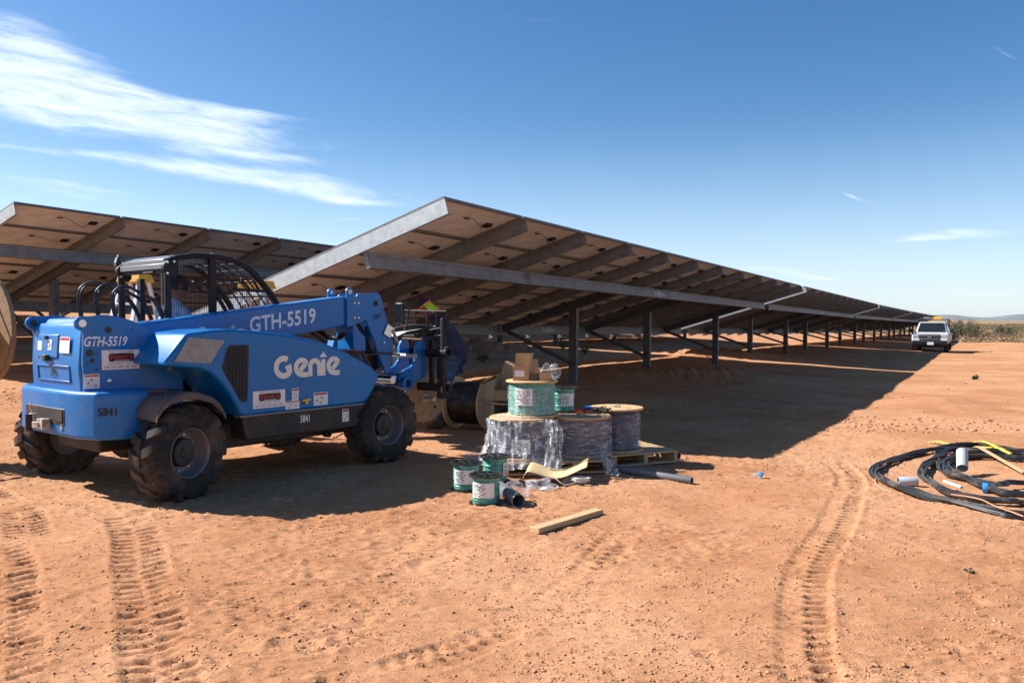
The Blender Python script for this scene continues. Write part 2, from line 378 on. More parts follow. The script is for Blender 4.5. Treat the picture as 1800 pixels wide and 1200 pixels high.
def track_z(x, y):
    dz = np.zeros_like(x)
    for pts, w, dep, pitch, sd in TRACKS:
        p = np.array([(v.x, v.y) for v in bez([(a, b, 0) for a, b in pts], 6)])
        x0, x1, y0, y1 = p[:,0].min()-w, p[:,0].max()+w, p[:,1].min()-w, p[:,1].max()+w
        k = np.where((x > x0) & (x < x1) & (y > y0) & (y < y1))
        if not len(k[0]): continue
        px, py = x[k], y[k]; best = np.full(px.shape, 1e9); sd_ = np.zeros(px.shape); al = np.zeros(px.shape); L = 0
        for i in range(len(p)-1):
            d = p[i+1]-p[i]; l = math.hypot(*d); d = d/l
            t = np.clip((px-p[i,0])*d[0] + (py-p[i,1])*d[1], 0, l)
            ex, ey = px-p[i,0]-t*d[0], py-p[i,1]-t*d[1]; dd = ex*ex+ey*ey
            m = dd < best; best = np.where(m, dd, best); sd_ = np.where(m, d[0]*ey-d[1]*ex, sd_); al = np.where(m, L+t, al); L += l
        s = sd_/(w/2); inside = sm(1.12, .95, np.abs(s))
        ph = al/pitch + .45*np.abs(s) + np.where(s > 0, .5, 0)
        tri = np.abs((ph % 1.0)-.5)*2
        lug = sm(.50, .60, tri)*sm(.08, .14, np.abs(s))*sm(1.0, .9, np.abs(s))
        keep = (sm(.12 if sd < 3 else .28, .34 if sd < 3 else .5, vnoise(px*2.1+sd*7, py*2.1, 40+sd))*.85+.15)*(.35+.65*sm(.25,.5,vnoise(px*9, py*9, 60+sd)) if sd > 1 else 1.0)
        fade = sm(0, .5, al)*sm(0, .4, L-al)
        berm = np.exp(-((np.abs(s)-1.12)/.13)**2)*(.5+vnoise(px*14, py*14, sd))
        dz[k] += fade*keep*dep*np.where(s < 0, .5 if sd == 1 else 1.0, 1.15)*(-.30*inside - 1.15*lug*inside + .28*berm + .25*inside*(vnoise(px*22, py*22, sd+3)-.5))
    return dz
def relief(x, y):
    r = np.hypot(x, y); near = sm(40, 14, r)
    z = .05*(vnoise(x*.35, y*.35, 1)-.5)*sm(1, 6, r) + .035*(vnoise(x*1.1, y*1.1, 2)-.5)
    z += near*(.012*(vnoise(x*3.3+y*.7, y*3.3, 3)-.5) + .007*(vnoise(x*8, y*8, 4)-.5))
    patch = sm(.35, .7, vnoise(x*.9+5, y*.9, 9))
    rough = near*(.35+.65*patch)
    z += rough*(.012*(ridge(x*6+.4*vnoise(x*9, y*9, 8), y*15, 5)-.5)*sm(.45, .8, vnoise(x*1.7, y*2.6, 10)))
    z += rough*(.009*(vnoise(x*17, y*21, 6)-.5) + .007*(vnoise(x*34, y*38, 7)-.5))
    z += rough*.008*(sm(.5,.9,vnoise(x*26, y*44, 31))-.3)
    cl = vnoise(x*11, y*13, 11); z += rough*.014*sm(.76, .95, cl)
    pit = vnoise(x*6.5, y*9, 12); z -= near*.012*sm(.84, .98, pit)
    return z
def lumps(x, y):
    z = np.zeros_like(x)
    for cx, cy, r, h, e in ((9.3,16.9,.55,.12,1.7), (8.6,17.0,.35,.05,2), (6.2,8.0,.55,.05,1.5), (5.6,15.0,.8,.05,2), (-1.5,30,1.6,.35,2), (5.3,22.2,1.2,.25,2.5), (9.2,33,1.5,.3,2)):
        d = ((x-cx)/(r*e))**2+((y-cy)/r)**2; z += h*np.exp(-d)*(1+.5*(vnoise(x*4, y*4, 21)-.5)+.5*(vnoise(x*9, y*9, 22)-.5))
    return z
def GZ(x, y):
    x = np.asarray(x, float); y = np.asarray(y, float)
    return base_z(x, y) + relief(x, y) + lumps(x, y) + track_z(x, y)
def gz(x, y): return float(GZ(np.array([x]), np.array([y]))[0])
def grow(a, step, k, end):
    o = []; x = a
    while x < end: step = min(step*k, 400); x += step; o.append(x)
    return o
xs = list(np.arange(-5.4, 5.8, .023)); xs = [-t for t in grow(5.4, .02, 1.07, 6000)][::-1] + xs + grow(xs[-1], .02, 1.07, 6000)
ys = list(np.arange(2.9, 6.4, .009)) + list(np.arange(6.4, 8.4, .014)); ys = [2.9-t for t in grow(0, .012, 1.2, 60)][::-1] + ys + grow(ys[-1], .014, 1.022, 9000)
gx, gy = np.meshgrid(np.array(xs), np.array(ys)); nx, ny = len(xs), len(ys)
gzz = GZ(gx.ravel(), gy.ravel())
gm = bpy.data.meshes.new('ground'); nv = nx*ny
gm.vertices.add(nv); gm.vertices.foreach_set('co', np.column_stack([gx.ravel(), gy.ravel(), gzz]).astype(np.float32).ravel())
idx = np.arange(nv).reshape(ny, nx)
quad = np.stack([idx[:-1,:-1], idx[:-1,1:], idx[1:,1:], idx[1:,:-1]], -1).reshape(-1, 4)
gm.loops.add(quad.size); gm.loops.foreach_set('vertex_index', quad.ravel().astype(np.int32))
gm.polygons.add(len(quad)); gm.polygons.foreach_set('loop_start', np.arange(0, quad.size, 4, dtype=np.int32))
gm.polygons.foreach_set('use_smooth', np.ones(len(quad), dtype=bool)); gm.update(); gm.validate()
def soil_material():
    m = bpy.data.materials.new('soil'); m.use_nodes = True; t = m.node_tree; b = t.nodes['Principled BSDF']; q = NG(t)
    v = q.n('ShaderNodeTexCoord').outputs['Object']
    sp = q.n('ShaderNodeSeparateXYZ'); t.links.new(v, sp.inputs[0])
    big = q.noise(v, .35, 5, .6); mid = q.noise(v, 2.3, 7, .65); fin = q.noise(v, 24, 6, .7); vf = q.noise(v, 110, 4, .7)
    c = q.mix(q.ramp(mid, .3, .72), (.385,.173,.083), (.48,.238,.122))
    c = q.mix(q.m('MULTIPLY', q.ramp(big, .42, .62), .8), c, (.53,.285,.155))        # paler, drier sand
    sp2 = q.noise(v, 1.1, 6, .7); c = q.mix(q.m('MULTIPLY', q.ramp(sp2, .56, .70), .5), c, (.27,.13,.06)); sp3 = q.noise(v, 6.5, 5, .7); c = q.mix(q.m('MULTIPLY', q.ramp(sp3, .58, .72), .45), c, (.26,.13,.065))
    c = q.mix(q.m('MULTIPLY', q.ramp(fin, .5, .68), .62), c, (.28,.135,.06))           # dark crumbs, their small shadows painted into the colour
    mpn = q.n('ShaderNodeMapping'); mpn.inputs['Scale'].default_value = (9,30,9); t.links.new(v, mpn.inputs[0]); stk = q.noise(mpn.outputs[0], 1.0, 6, .7); c = q.mix(q.m('MULTIPLY', q.ramp(stk, .56, .72), .5), c, (.25,.12,.055))  # dark streaks: shadows of small clods painted into the soil colour
    c = q.mix(q.m('MULTIPLY', q.ramp(vf, .60, .72), .6), c, (.58,.37,.215))            # grains
    spk = q.n('ShaderNodeTexVoronoi'); spk.inputs['Scale'].default_value = 26; t.links.new(v, spk.inputs['Vector'])
    peb = q.ramp(spk.outputs['Distance'], .16, .10); sel = q.ramp(q.noise(v, 9, 3), .55, .66)
    c = q.mix(q.m('MULTIPLY', q.m('MULTIPLY', peb, sel), .55), c, (.19,.11,.065))
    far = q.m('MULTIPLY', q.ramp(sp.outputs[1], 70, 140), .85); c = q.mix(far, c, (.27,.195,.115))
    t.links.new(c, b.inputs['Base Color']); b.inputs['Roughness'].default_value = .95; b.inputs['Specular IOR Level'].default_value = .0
    h = q.m('ADD', q.m('MULTIPLY', fin, .5), q.m('ADD', q.m('MULTIPLY', vf, .22), q.m('MULTIPLY', q.noise(v, 52, 5, .7), .4)))
    bn = q.n('ShaderNodeBump'); bn.inputs['Strength'].default_value = .75; bn.inputs['Distance'].default_value = .022
    t.links.new(h, bn.inputs['Height']); t.links.new(bn.outputs[0], b.inputs['Normal']); MATS['soil'] = m; return m
gm.materials.append(soil_material())
ground = obj('ground', gm); tag(ground, 'bare red-orange dirt with tyre tracks', None, kind='structure')

# far low hills
def hills():
    mb = MB(); n = 90; vs = []
    for i in range(n):
        a = R(14 + 46*i/(n-1)); d = 3600
        hgt = 6 + 26*math.exp(-((i-44)/24)**2) + 7*math.sin(i*.33) + 4*math.sin(i*.9+1)
        for k, (dd, f) in enumerate(((-500, 0), (-220, .6), (0, 1), (400, 0))):
            vs.append((math.sin(a)*(d+dd), math.cos(a)*(d+dd), -3 + max(1, hgt)*f))
    mb.add(vs, [(i*4+k, (i+1)*4+k, (i+1)*4+k+1, i*4+k+1) for i in range(n-1) for k in range(3)])
    o = mb.build('hills', MATS['hill_haze'], angle=180); o['kind'] = 'structure'; o['label'] = 'low hills on the horizon, coloured blue-grey for haze'
hills()

# ------------------------------------------------------------------ solar tables
TILT = math.atan(.295); CT, ST = math.cos(TILT), math.sin(TILT)
NROW, NCOL, PITCH = 6, 11, 2.0
def PS(H, x, s, d):    # along the row, down the slope, depth under the glass
    return Vector((x, s*CT - d*ST, H - s*ST - d*CT))
SU, SW = Vector((0, CT, -ST)), Vector((0, ST, CT))       # down the slope; out of the glass
def channel(d, f, t, flip=1): # C profile: depth d downwards, flanges f to the side
    p = [(0,0),(f,0),(f,-.018),(f-t,-.018),(f-t,-t),(t,-t),(t,-d+t),(f-t,-d+t),(f-t,-d+.018),(f,-d+.018),(f,-d),(0,-d)]
    return [(flip*a, b) for a, b in p]
BEAM = [(0,0),(.07,0),(.07,-.225),(0,-.225),(0,-.178),(.014,-.168),(.014,-.057),(0,-.047)]
def panel_mesh():
    mb = MB(); L, W, T = 1.955, .988, .04; fw = .030
    # x along the row, y down the slope, z out of the glass
    mb.cur = 0
    for x0, x1, y0, y1 in ((0,L,0,fw),(0,L,W-fw,W),(0,fw,fw,W-fw),(L-fw,L,fw,W-fw)): mb.bx(x0,x1,y0,y1,-T,0)
    mb.cur = 1; mb.add([(fw,fw,-.010),(L-fw,fw,-.010),(L-fw,W-fw,-.010),(fw,W-fw,-.010)], [(0,3,2,1)])
    mb.cur = 2; mb.add([(fw,fw,-.004),(L-fw,fw,-.004),(L-fw,W-fw,-.004),(fw,W-fw,-.004)], [(0,1,2,3)])
    return mb.mesh('solar_panel', [MATS['frame_dark'], MATS['backsheet'], MATS['cells']], smooth=False, fix=False)
def jbox_mesh(var):
    mb = MB(); mb.box((1.66,.44,-.028),(.13,.11,.034))
    y = .44; a = .03*var
    mb.tube(bez([(1.60,y,-.03),(1.45,y-.02,-.075-a),(1.28,y-.10,-.085-a),(1.10,y-.13,-.05),(.98,y-.10,-.045)], 4), .0045, 5)
    mb.cyl((1.02,y-.11,-.045),(.92,y-.095,-.045),.013,6)
    mb.tube(bez([(1.70,y,-.03),(1.80,y+.02,-.06-a),(1.90,y+.05,-.05)], 4), .0045, 5)
    return mb.mesh('junction_box', MATS['jbox'])
PANEL, JBOX = panel_mesh(), [jbox_mesh(i) for i in range(3)]
def rail_mesh(flip):
    mb = MB(); O = PS(0, 0, -.015, .041)
    mb.ext(channel(.2, .06, .006, flip), O, (1,0,0), SW, SU*(NROW*1.0+.03)); return mb.mesh('purlin', MATS['galv' if flip > 0 else 'galv_shade'], smooth=False)
RAIL = {f: rail_mesh(f) for f in (1, -1)}
POSTS = [1.05*2, 4.34*2, 6.68*2, 9.98*2]
def solar_table(a, q, H, slope, label, detail, group, drop=.0, sky=1):
    x, y = UA[0]*a - UA[1]*q, UA[1]*a + UA[0]*q
    t = thing('solar_table', label, 'solar table', (x, y, 0), group=group, rot=(0, slope, R(59)))
    L = NCOL*PITCH
    if detail:
        for i in range(NCOL):
            for k in range(NROW):
                p = obj('solar_panel', PANEL, t, PS(H, i*PITCH+.022, k*1.0+.004, 0), (-TILT, 0, 0))
                j = obj('junction_box', JBOX[rng.randrange(3)], p)
        for i in range(NCOL+1):
            f = 1 if i == 0 else -1
            obj('purlin', RAIL[f], t, (i*PITCH + (0 if i in (0, NCOL) else .03), 0, H))
    else:
        mb = MB()
        for i in range(NCOL):
            for k in range(NROW):
                O = PS(H, i*PITCH+.022, k*1.0+.004, 0)
                mb.X = Matrix.Translation(O) @ Matrix.Rotation(-TILT, 4, 'X')
                mb.cur = 0; mb.add([(0,0,0),(1.955,0,0),(1.955,.988,0),(0,.988,0),(0,0,-.04),(1.955,0,-.04),(1.955,.988,-.04),(0,.988,-.04)], [(0,4,5,1),(1,5,6,2),(2,6,7,3),(3,7,4,0)])
                mb.cur = 1; mb.add([(0,0,-.03),(1.955,0,-.03),(1.955,.988,-.03),(0,.988,-.03)], [(0,3,2,1)])
                mb.cur = 2; mb.add([(0,0,-.002),(1.955,0,-.002),(1.955,.988,-.002),(0,.988,-.002)], [(0,1,2,3)])
        o = mb.build('solar_panels', [MATS['alu'], MATS['backsheet'], MATS['cells']], t, smooth=False, fix=False); o['kind'] = 'stuff'
        obj('purlin', RAIL[1], t, (0, 0, H)); obj('purlin', RAIL[-1], t, (L, 0, H))
        mb = MB()
        for i in range(1, NCOL): mb.ext(channel(.2,.06,.006,-1), PS(H, i*PITCH+.03, -.015, .041), (1,0,0), SW, SU*(NROW*1.0+.03))
        o = mb.build('purlins', MATS['galv_shade'], t, smooth=False); o['kind'] = 'stuff'
    # two long beams, each in two lengths with a splice gap like the real ones
    for s0, nm in ((1.42, 'upper_beam'), (4.72, 'lower_beam')):
        for x0, x1 in ((.06, L*.5-.02), (L*.5+.10, L-.06)):
            mb = MB(); mb.ext(BEAM, PS(H, x0, s0, .243), SU, SW, Vector((x1-x0,0,0)))
            mb.build(nm, MATS['galv_shade'], t, smooth=False)
        if detail:
            mb = MB(); mb.ext([(.012,-.012),(.018,-.012),(.018,-.21),(.012,-.21)], PS(H, L*.5-.3, s0, .243), SU, SW, Vector((.7,0,0)))
            mb.build('splice_plate', MATS['galv'], t, smooth=False)
            mb = MB()
            for bx in (4.3, 4.36, 4.42, L*.5-.2, L*.5+.25):
                for d in (.27, .31, .36, .43): mb.box(PS(H, bx, s0-.006, d), (.018,.014,.018))
            mb.build('bolts', MATS['jbox'], t, smooth=False)['kind'] = 'stuff'
    for px in POSTS:
        yp = 2.5; top = H - yp*.295 - .40
        wx, wy = x + UA[0]*px - UA[1]*yp, y + UA[1]*px + UA[0]*yp
        zb = float(base_z(np.array([wx]), np.array([wy]))[0]) + slope*px - .35
        mb = MB(); mb.xy([(px-.055,yp-.10),(px+.055,yp-.10),(px+.055,yp-.075),(px+.05,yp-.075),(px+.05,yp-.094),(px-.049,yp-.094),(px-.049,yp+.094),(px+.05,yp+.094),(px+.05,yp+.075),(px+.055,yp+.075),(px+.055,yp+.10),(px-.055,yp+.10)], zb, top)
        mb.build('post', MATS['post_galv_shade'], t, smooth=False)
        mb = MB(); mb.box((px, yp-.085, top+.045), (.06,.05,.06)); mb.box((px, yp-.085, top+.09), (.04,.035,.03)); mb.build('post_cap', MATS['alu'], t, smooth=False)
        mb = MB(); mb.ext(channel(.19,.075,.007,-1), PS(H, px-.06, 1.50, .245), (1,0,0), SW, SU*3.21); mb.build('rafter', MATS['post_galv_shade'], t, smooth=False)
        zg = zb + .35
        a_ = Vector((px-.075, yp+.05, zg+.50)); b_ = PS(H, px-.075, 4.60, .42)
        D = b_-a_; W_ = Vector((1,0,0)).cross(D).normalized()
        mb = MB(); mb.ext([(0,-.045),(.05,-.045),(.05,-.039),(.006,-.039),(.006,.039),(.05,.039),(.05,.045),(0,.045)], a_, (-1,0,0), W_, D); mb.build('brace', MATS['post_galv_shade'], t, smooth=False)
        mb = MB(); mb.bx(px-.09, px+.075, yp-.115, yp+.115, zg+.46, zg+.55); mb.build('collar', MATS['post_galv_shade'], t, smooth=False, bevel=.006, segs=1)
    return t
G1 = 'solar tables of the front row'; G2 = 'solar tables of the rows behind'
STEP = 11.32*PITCH; a0, q0 = 8.11, 5.91; z = 3.13
for k, (sl, lab) in enumerate(((.013, 'nearest solar table of the front row, its bright end rail above the worker'),
                               (.012, 'second solar table of the front row, past the first lit gap'),
                               (.008, 'third solar table of the front row, past the second lit gap'),
                               (.006, 'fourth solar table of the front row, just left of the pickup roof'),
                               (.005, 'farthest solar table of the front row, ending above the pickup'))):
    solar_table(a0 + k*STEP, q0, z, sl, lab, k < 2, G1); z -= sl*STEP
z = 3.62
for k, (sl, lab) in enumerate(((.017, 'solar table behind the blue machine, its end at the left edge of the photo'),
                               (.013, 'next solar table of the second row, seen only under the front row'))):
    solar_table(7.31 + k*STEP, 14.45, z, sl, lab, k < 1, G2); z -= sl*STEP
solar_table(5.6, 23.05, 4.12, .015, 'solar table two rows back, a strip under the second row at far left', False, G2)
solar_table(3.0, 31.65, 4.55, .015, 'solar table three rows back, a dark band low at far left', False, G2)
solar_table(1.0, 40.25, 5.0, .015, 'farthest solar table to the left, four rows back behind the tower of the machine', False, G2)
solar_table(5.6+STEP, 23.05, 3.78, .013, 'solar table two rows back, behind the front row posts', False, G2)

# ------------------------------------------------------------------ telehandler (x forward, y left, z up)
T = thing('telehandler', 'blue compact telehandler with low boom, parked beside the cable spools', 'telehandler', (-2.96, 8.52, 0.0), R(51.5))
M = MATS
def P(name, mb, m, parent=None, **k): return mb.build(name, M[m] if isinstance(m, str) else [M[i] for i in m], parent or T, **k)
# frame and axles
mb = MB(); mb.bx(-1.62, 1.55, -.42, .42, .40, .78); mb.bx(-1.0, 1.2, -.85, .85, .36, .60); P('chassis', mb, 'belly', bevel=.02)
for x in (-1.165, 1.165):
    mb = MB(); mb.tube([(x,-.78,.42),(x,-.45,.42),(x,-.2,.42),(x,0,.42),(x,.2,.42),(x,.45,.42),(x,.70,.42)], [.09,.09,.11,.17,.11,.09,.09], 14); P('axle', mb, 'belly')
# rear tower plates
plate = [(-1.79,.94),(-1.80,1.2),(-1.79,1.44),(-1.80,1.48)] + arc(-1.80,1.545,.062,250,100,7) + [(-1.74,1.605),(-1.66,1.615),(-1.597,1.618),(-1.48,1.60),(-1.37,1.566),(-1.263,1.513),(-1.15,1.45),(-1.065,1.38),(-.96,1.25),(-.90,1.05),(-.90,.72),(-1.42,.72),(-1.52,.94)]
for y0, y1 in ((-.55,-.51), (.47,.51)):
    mb = MB(); mb.xz(plate, y0, y1); p = P('tower_plate', mb, 'blue', bevel=.006)
    ys = y0-.004 if y0 < 0 else y0-.002
    mb = MB(); mb.cyl((-1.80,ys,1.545),(-1.80,y1+.004,1.545),.032,18); P('lug_eye', mb, 'alu' if y0 < 0 else 'black_plastic', p)
    if y0 < 0:
        for (hx, hz, hr) in ((-1.585,1.487,.030),(-1.745,1.293,.030),(-1.723,1.225,.020),(-1.690,1.28,.009),(-1.765,1.205,.009),(-1.69,1.145,.010),(-1.37,1.49,.009)):
            mb = MB(); mb.cyl((hx,y0-.003,hz),(hx,y0+.01,hz),hr,18); P('pin_hole', mb, 'black_plastic', p)
        mb = MB(); mb.lathe([(.024,0),(.024,.01),(.012,.016),(0,.016)], (-1.58,y0-.001,1.045), (0,-1,0), 20); P('bolt', mb, 'alu', p)
# rear compartment
mb = MB(); mb.ext([(-1.80,.955),(-1.815,1.16),(-1.79,1.50),(-1.76,1.545),(-1.45,1.56),(-1.40,.955)], (0,-.508,0), (1,0,0), (0,0,1), (0,.976,0)); box = P('rear_compartment', mb, 'blue', bevel=.018, segs=3)
mb = MB(); mb.ext([(-1.775,1.51),(-1.72,1.585),(-1.5,1.60),(-1.42,1.56),(-1.5,1.53)], (0,-.40,0), (1,0,0), (0,0,1), (0,.74,0)); P('top_cover', mb, 'blue', bevel=.015, segs=2)
def rear(z): return -1.80 - .015*min(1,(z-.955)/.205) if z < 1.16 else -1.815 + .025*(z-1.16)/.34
def rearquad(y0, y1, z0, z1, e): return [(rear(z0)-e,y0,z0),(rear(z0)-e,y1,z0),(rear(z1)-e,y1,z1),(rear(z1)-e,y0,z1)]
def slab(y0, y1, z0, z1, e0, e1):
    mb = MB(); a, b = rearquad(y0,y1,z0,z1,e0), rearquad(y0,y1,z0,z1,e1)
    mb.add(a+b, [(0,1,2,3),(4,7,6,5),(0,4,5,1),(1,5,6,2),(2,6,7,3),(3,7,4,0)]); return mb
d = P('access_door', slab(-.085,.35,1.235,1.445,-.01,.013), 'blue', box, bevel=.01, segs=2)
mb = MB(); mb.box((-1.84,.10,1.235),(.045,.06,.055)); mb.box((-1.832,.17,1.232),(.02,.10,.012)); P('latch', mb, 'black_plastic', box, bevel=.006)
mb = MB(); mb.cyl((-1.835,.135,1.415),(-1.80,.135,1.415),.016,12); P('lock', mb, 'black_plastic', box)
for y0, y1, z0, z1 in ((.33,.345,1.03,1.175),(-.33,-.315,1.03,1.175),(-.315,.33,1.16,1.175),(-.315,.33,1.03,1.042)):
    P('recess_edge', slab(y0,y1,z0,z1,-.005,.011), 'blue', box, bevel=.004)
lettering('lettering', '5841', .085, 'black_print', box, (-1.8195,.0,1.105), (0,-1,0), (0,0,1), .02, 0, .78)
for y0, y1, z0, z1, kind in ((.245,.335,1.30,1.385,0),(.035,.115,1.305,1.40,1),(-.33,-.13,1.285,1.425,2)):
    s = P('sticker', slab(y0,y1,z0,z1,.0145,.0155), 'sticker', box)
    if kind == 2: P('warning_band', slab(y0+.008,y1-.008,z1-.03,z1-.006,.0158,.0162), 'red_print', box)
    if kind == 1: lettering('lettering', 'D', .075, 'black_print', box, (-1.8265,.075,1.352), (0,-1,0), (0,0,1), .01)
    else:
        for k in range(4): P('text_line', slab(y0+.012,y1-.012-.02*(k%2),z0+.014+k*.017,z0+.018+k*.017,.0158,.0161), 'grey_print', box)
# rear bumper / counterweight
out = [(-1.86,-.50),(-1.865,0),(-1.86,.60),(-1.80,.75),(-1.66,.84),(-1.36,.86),(-1.30,.76),(-1.30,-.70),(-1.36,-.85),(-1.62,-.84),(-1.78,-.74)]
mb = MB(); mb.xy(out, .555, .965); bump = P('counterweight', mb, 'blue', bevel=.035, segs=3)
mb = MB(); mb.bx(-1.868,-1.84,-.33,.50,.655,.805); P('recess', mb, 'belly', bump, bevel=.01)
mb = MB(); mb.bx(-1.876,-1.866,-.30,-.16,.69,.80); P('reflective_plate', mb, 'belly', bump)
mb = MB(); mb.box((-1.89,.10,.66),(.07,.10,.07)); mb.box((-1.92,.04,.65),(.10,.08,.05),(0,0,.2)); mb.cyl((-1.93,.17,.60),(-1.93,.17,.74),.028,12); mb.tube(bez([(-1.93,.17,.74),(-1.94,.19,.80),(-1.95,.14,.83)],4), .008, 6); mb.box((-1.91,-.04,.66),(.07,.05,.09)); P('tow_hitch', mb, 'cast', bump, bevel=.012)
mb = MB(); mb.cyl((-1.96,.17,.585),(-1.96,.17,.735),.03,14); P('hitch_pin', mb, 'black_steel', bump)
mb = MB(); mb.cyl((-1.872,-.27,.64),(-1.85,-.27,.64),.025,12); P('bolt', mb, 'alu', bump)
e = Vector((.16,-.10,0)).normalized()
lettering('lettering', '5841', .095, 'black_print', bump, (-1.715,-.7935,.80), e, (0,0,1), .02, 0, .85)
# side decals on the near tower plate
yd = -.5515
def dec(x0, x1, z0, z1, y=yd, tilt=0, parent=None, m='sticker', lift=0):
    mb = MB(); mb.xz([(x0,z0),(x1,z0+tilt),(x1,z1+tilt),(x0,z1)], y-lift-.0012, y-lift); return P('sticker', mb, m, parent)
def frank(x0, x1, z0, z1, y, parent=None):
    """white advertising sticker with its dark badge and red lettering"""
    s = dec(x0, x1, z0, z1, y, 0, parent); w, h = x1-x0, z1-z0; cx = (x0+x1)/2; Y = y-.0018
    mb = MB(); rr = h*.11; bx0, bx1, bz0, bz1 = x0+w*.18, x1-w*.14, z0+h*.40, z1-h*.17
    pts = arc(bx1-rr,bz1-rr,rr,0,90,5)+arc(bx0+rr,bz1-rr,rr,90,180,5)+arc(bx0+rr,bz0+rr,rr,180,270,5)+arc(bx1-rr,bz0+rr,rr,270,360,5)
    mb.xz(pts, Y-.0006, Y); P('badge', mb, 'black_print', s)
    bxc, bzc = (bx0+bx1)/2, (bz0+bz1)/2
    lettering('lettering', "F", h*.40, 'red_print', s, (bx0+w*.085,Y-.0012,bzc+h*.005), (1,0,0), (0,0,1), .03)
    lettering('lettering', "RANK'", h*.29, 'red_print', s, (bxc-w*.005,Y-.0012,bzc+h*.015), (1,0,0), (0,0,1), .03, 0, 1, w*.37)
    lettering('lettering', "S", h*.40, 'red_print', s, (bx1-w*.085,Y-.0012,bzc+h*.005), (1,0,0), (0,0,1), .03)
    mb = MB(); mb.xz([(bxc-w*.2,bz0+h*.035),(bxc+w*.2,bz0+h*.035),(bxc+w*.2,bz0+h*.075),(bxc-w*.2,bz0+h*.075)], Y-.0014, Y-.0008); P('text_line', mb, 'grey_print', s)
    lettering('lettering', "QUALITY TOOLS & EQUIPMENT", h*.1, 'black_print', s, (cx+w*.02,Y,z1-h*.085), (1,0,0), (0,0,1), .01, 0, 1, w*.68)
    lettering('lettering', "SALES · RENTALS · SERVICE", h*.1, 'black_print', s, (cx+w*.0,Y,z0+h*.30), (1,0,0), (0,0,1), .01, 0, 1, w*.68)
    for k in range(5):
        mb = MB(); xa = x0+w*(.06+.18*k); mb.xz([(xa,z0+h*.07),(xa+w*.14,z0+h*.07),(xa+w*.14,z0+h*.19),(xa,z0+h*.19)], Y-.0006, Y); P('text_block', mb, 'pale_print', s)
def warn(x0, x1, z0, z1, y, band='orange_print', parent=None, icons=1):
    s = dec(x0, x1, z0, z1, y, 0, parent); w, h = x1-x0, z1-z0; Y = y-.0018
    mb = MB(); mb.xz([(x0+w*.05,z1-h*.2),(x1-w*.05,z1-h*.2),(x1-w*.05,z1-h*.05),(x0+w*.05,z1-h*.05)], Y-.0006, Y); P('warning_band', mb, band, s)
    rg = random.Random(int(x0*1000))
    if icons:
        for k in range(3):
            cx, cz = x0+w*rg.uniform(.2,.8), z0+h*(.2+.2*k); mb = MB(); mb.xz([(cx-w*.09,cz-h*.05),(cx+w*.1,cz-h*.06),(cx+w*.02,cz+h*.07)], Y-.0006, Y); P('pictogram', mb, 'black_print', s)
    mb = MB()
    for k in range(6):
        cz = z0+h*(.08+.11*k); mb.xz([(x0+w*.08,cz),(x0+w*rg.uniform(.6,.92),cz),(x0+w*.9,cz+h*.03),(x0+w*.08,cz+h*.03)], Y-.0004, Y+.0002)
    P('text_line', mb, 'grey_print', s)
frank(-1.645,-1.316,1.140,1.311, yd)
warn(-1.815+.02,-1.665,.985,1.110, yd)
lettering('lettering', 'GTH-5519', .115, 'white_print', None or T, (-1.605,-.5525,1.388), (1,0,0), (0,0,1), .022, .28, 1, .37)

# ---- wheels
def tyre_mesh():
    mb = MB(); Rr, W = .405, .30; h = W/2
    prof = [(.215,-h*.72),(.235,-h*.9),(.29,-h*1.0),(.345,-h*1.0),(.375,-h*.93),(.392,-h*.75),(.398,-h*.4),(.400,0),(.398,h*.4),(.392,h*.75),(.375,h*.93),(.345,h*1.0),(.29,h*1.0),(.235,h*.9),(.215,h*.72)]
    mb.lathe(prof, (0,0,0), (0,1,0), 56, closed=True)
    N = 17
    for side in (-1, 1):
        for k in range(N):
            a0_ = 2*math.pi*(k + (.5 if side > 0 else 0))/N; vs = []
            # a lug: starts near the centre line, sweeps back and wraps over the shoulder
            st = [(0.015,.425,0.0,.105),(.075,.427,.06,.105),(.125,.424,.135,.105),(.150,.408,.165,.10),(.158,.375,.18,.085)]
            for yy, rr, sw, wd in st:
                for rad in (rr, rr-.04 if yy < .14 else rr-.03):
                    for sgn in (-1, 1):
                        q = a0_ + sw + sgn*wd*(.9 if rad == rr else 1.15)
                        vs.append((math.sin(q)*rad, side*(yy if rad == rr else min(yy,.140)), math.cos(q)*rad))
            fs = []
            for i in range(len(st)-1):
                b, c = i*4, (i+1)*4
                fs += [(b,c,c+1,b+1),(b+1,c+1,c+3,b+3),(b+3,c+3,c+2,b+2),(b+2,c+2,c,b)]
            fs += [(0,1,3,2),((len(st)-1)*4,(len(st)-1)*4+2,(len(st)-1)*4+3,(len(st)-1)*4+1)]
            mb.add(vs, fs)
    return mb.mesh('wheel', M['rubber'], angle=30)
def rim_mesh():   # outside of the wheel looks to -y
    mb = MB(); mb.lathe([(.222,.10),(.228,-.12),(.218,-.135),(.208,-.125),(.200,-.09),(.196,-.02),(.180,.0),(.13,.005),(.11,.03),(.0,.03)], (0,0,0), (0,1,0), 44)
    return mb.mesh('rim', M['rim'])
def hub_mesh():
    mb = MB(); mb.lathe([(.125,.02),(.125,-.045),(.115,-.06),(.05,-.064),(.045,-.075),(0,-.078)], (0,0,0), (0,1,0), 30)
    return mb.mesh('hub', M['black_plastic'])
def nut_mesh():
    mb = MB(); mb.lathe([(.014,.0),(.014,-.02),(.008,-.026),(0,-.026)], (0,0,0), (0,1,0), 6); return mb.mesh('wheel_nut', M['alu'])
TY, RM, HB, NUT = tyre_mesh(), rim_mesh(), hub_mesh(), nut_mesh()
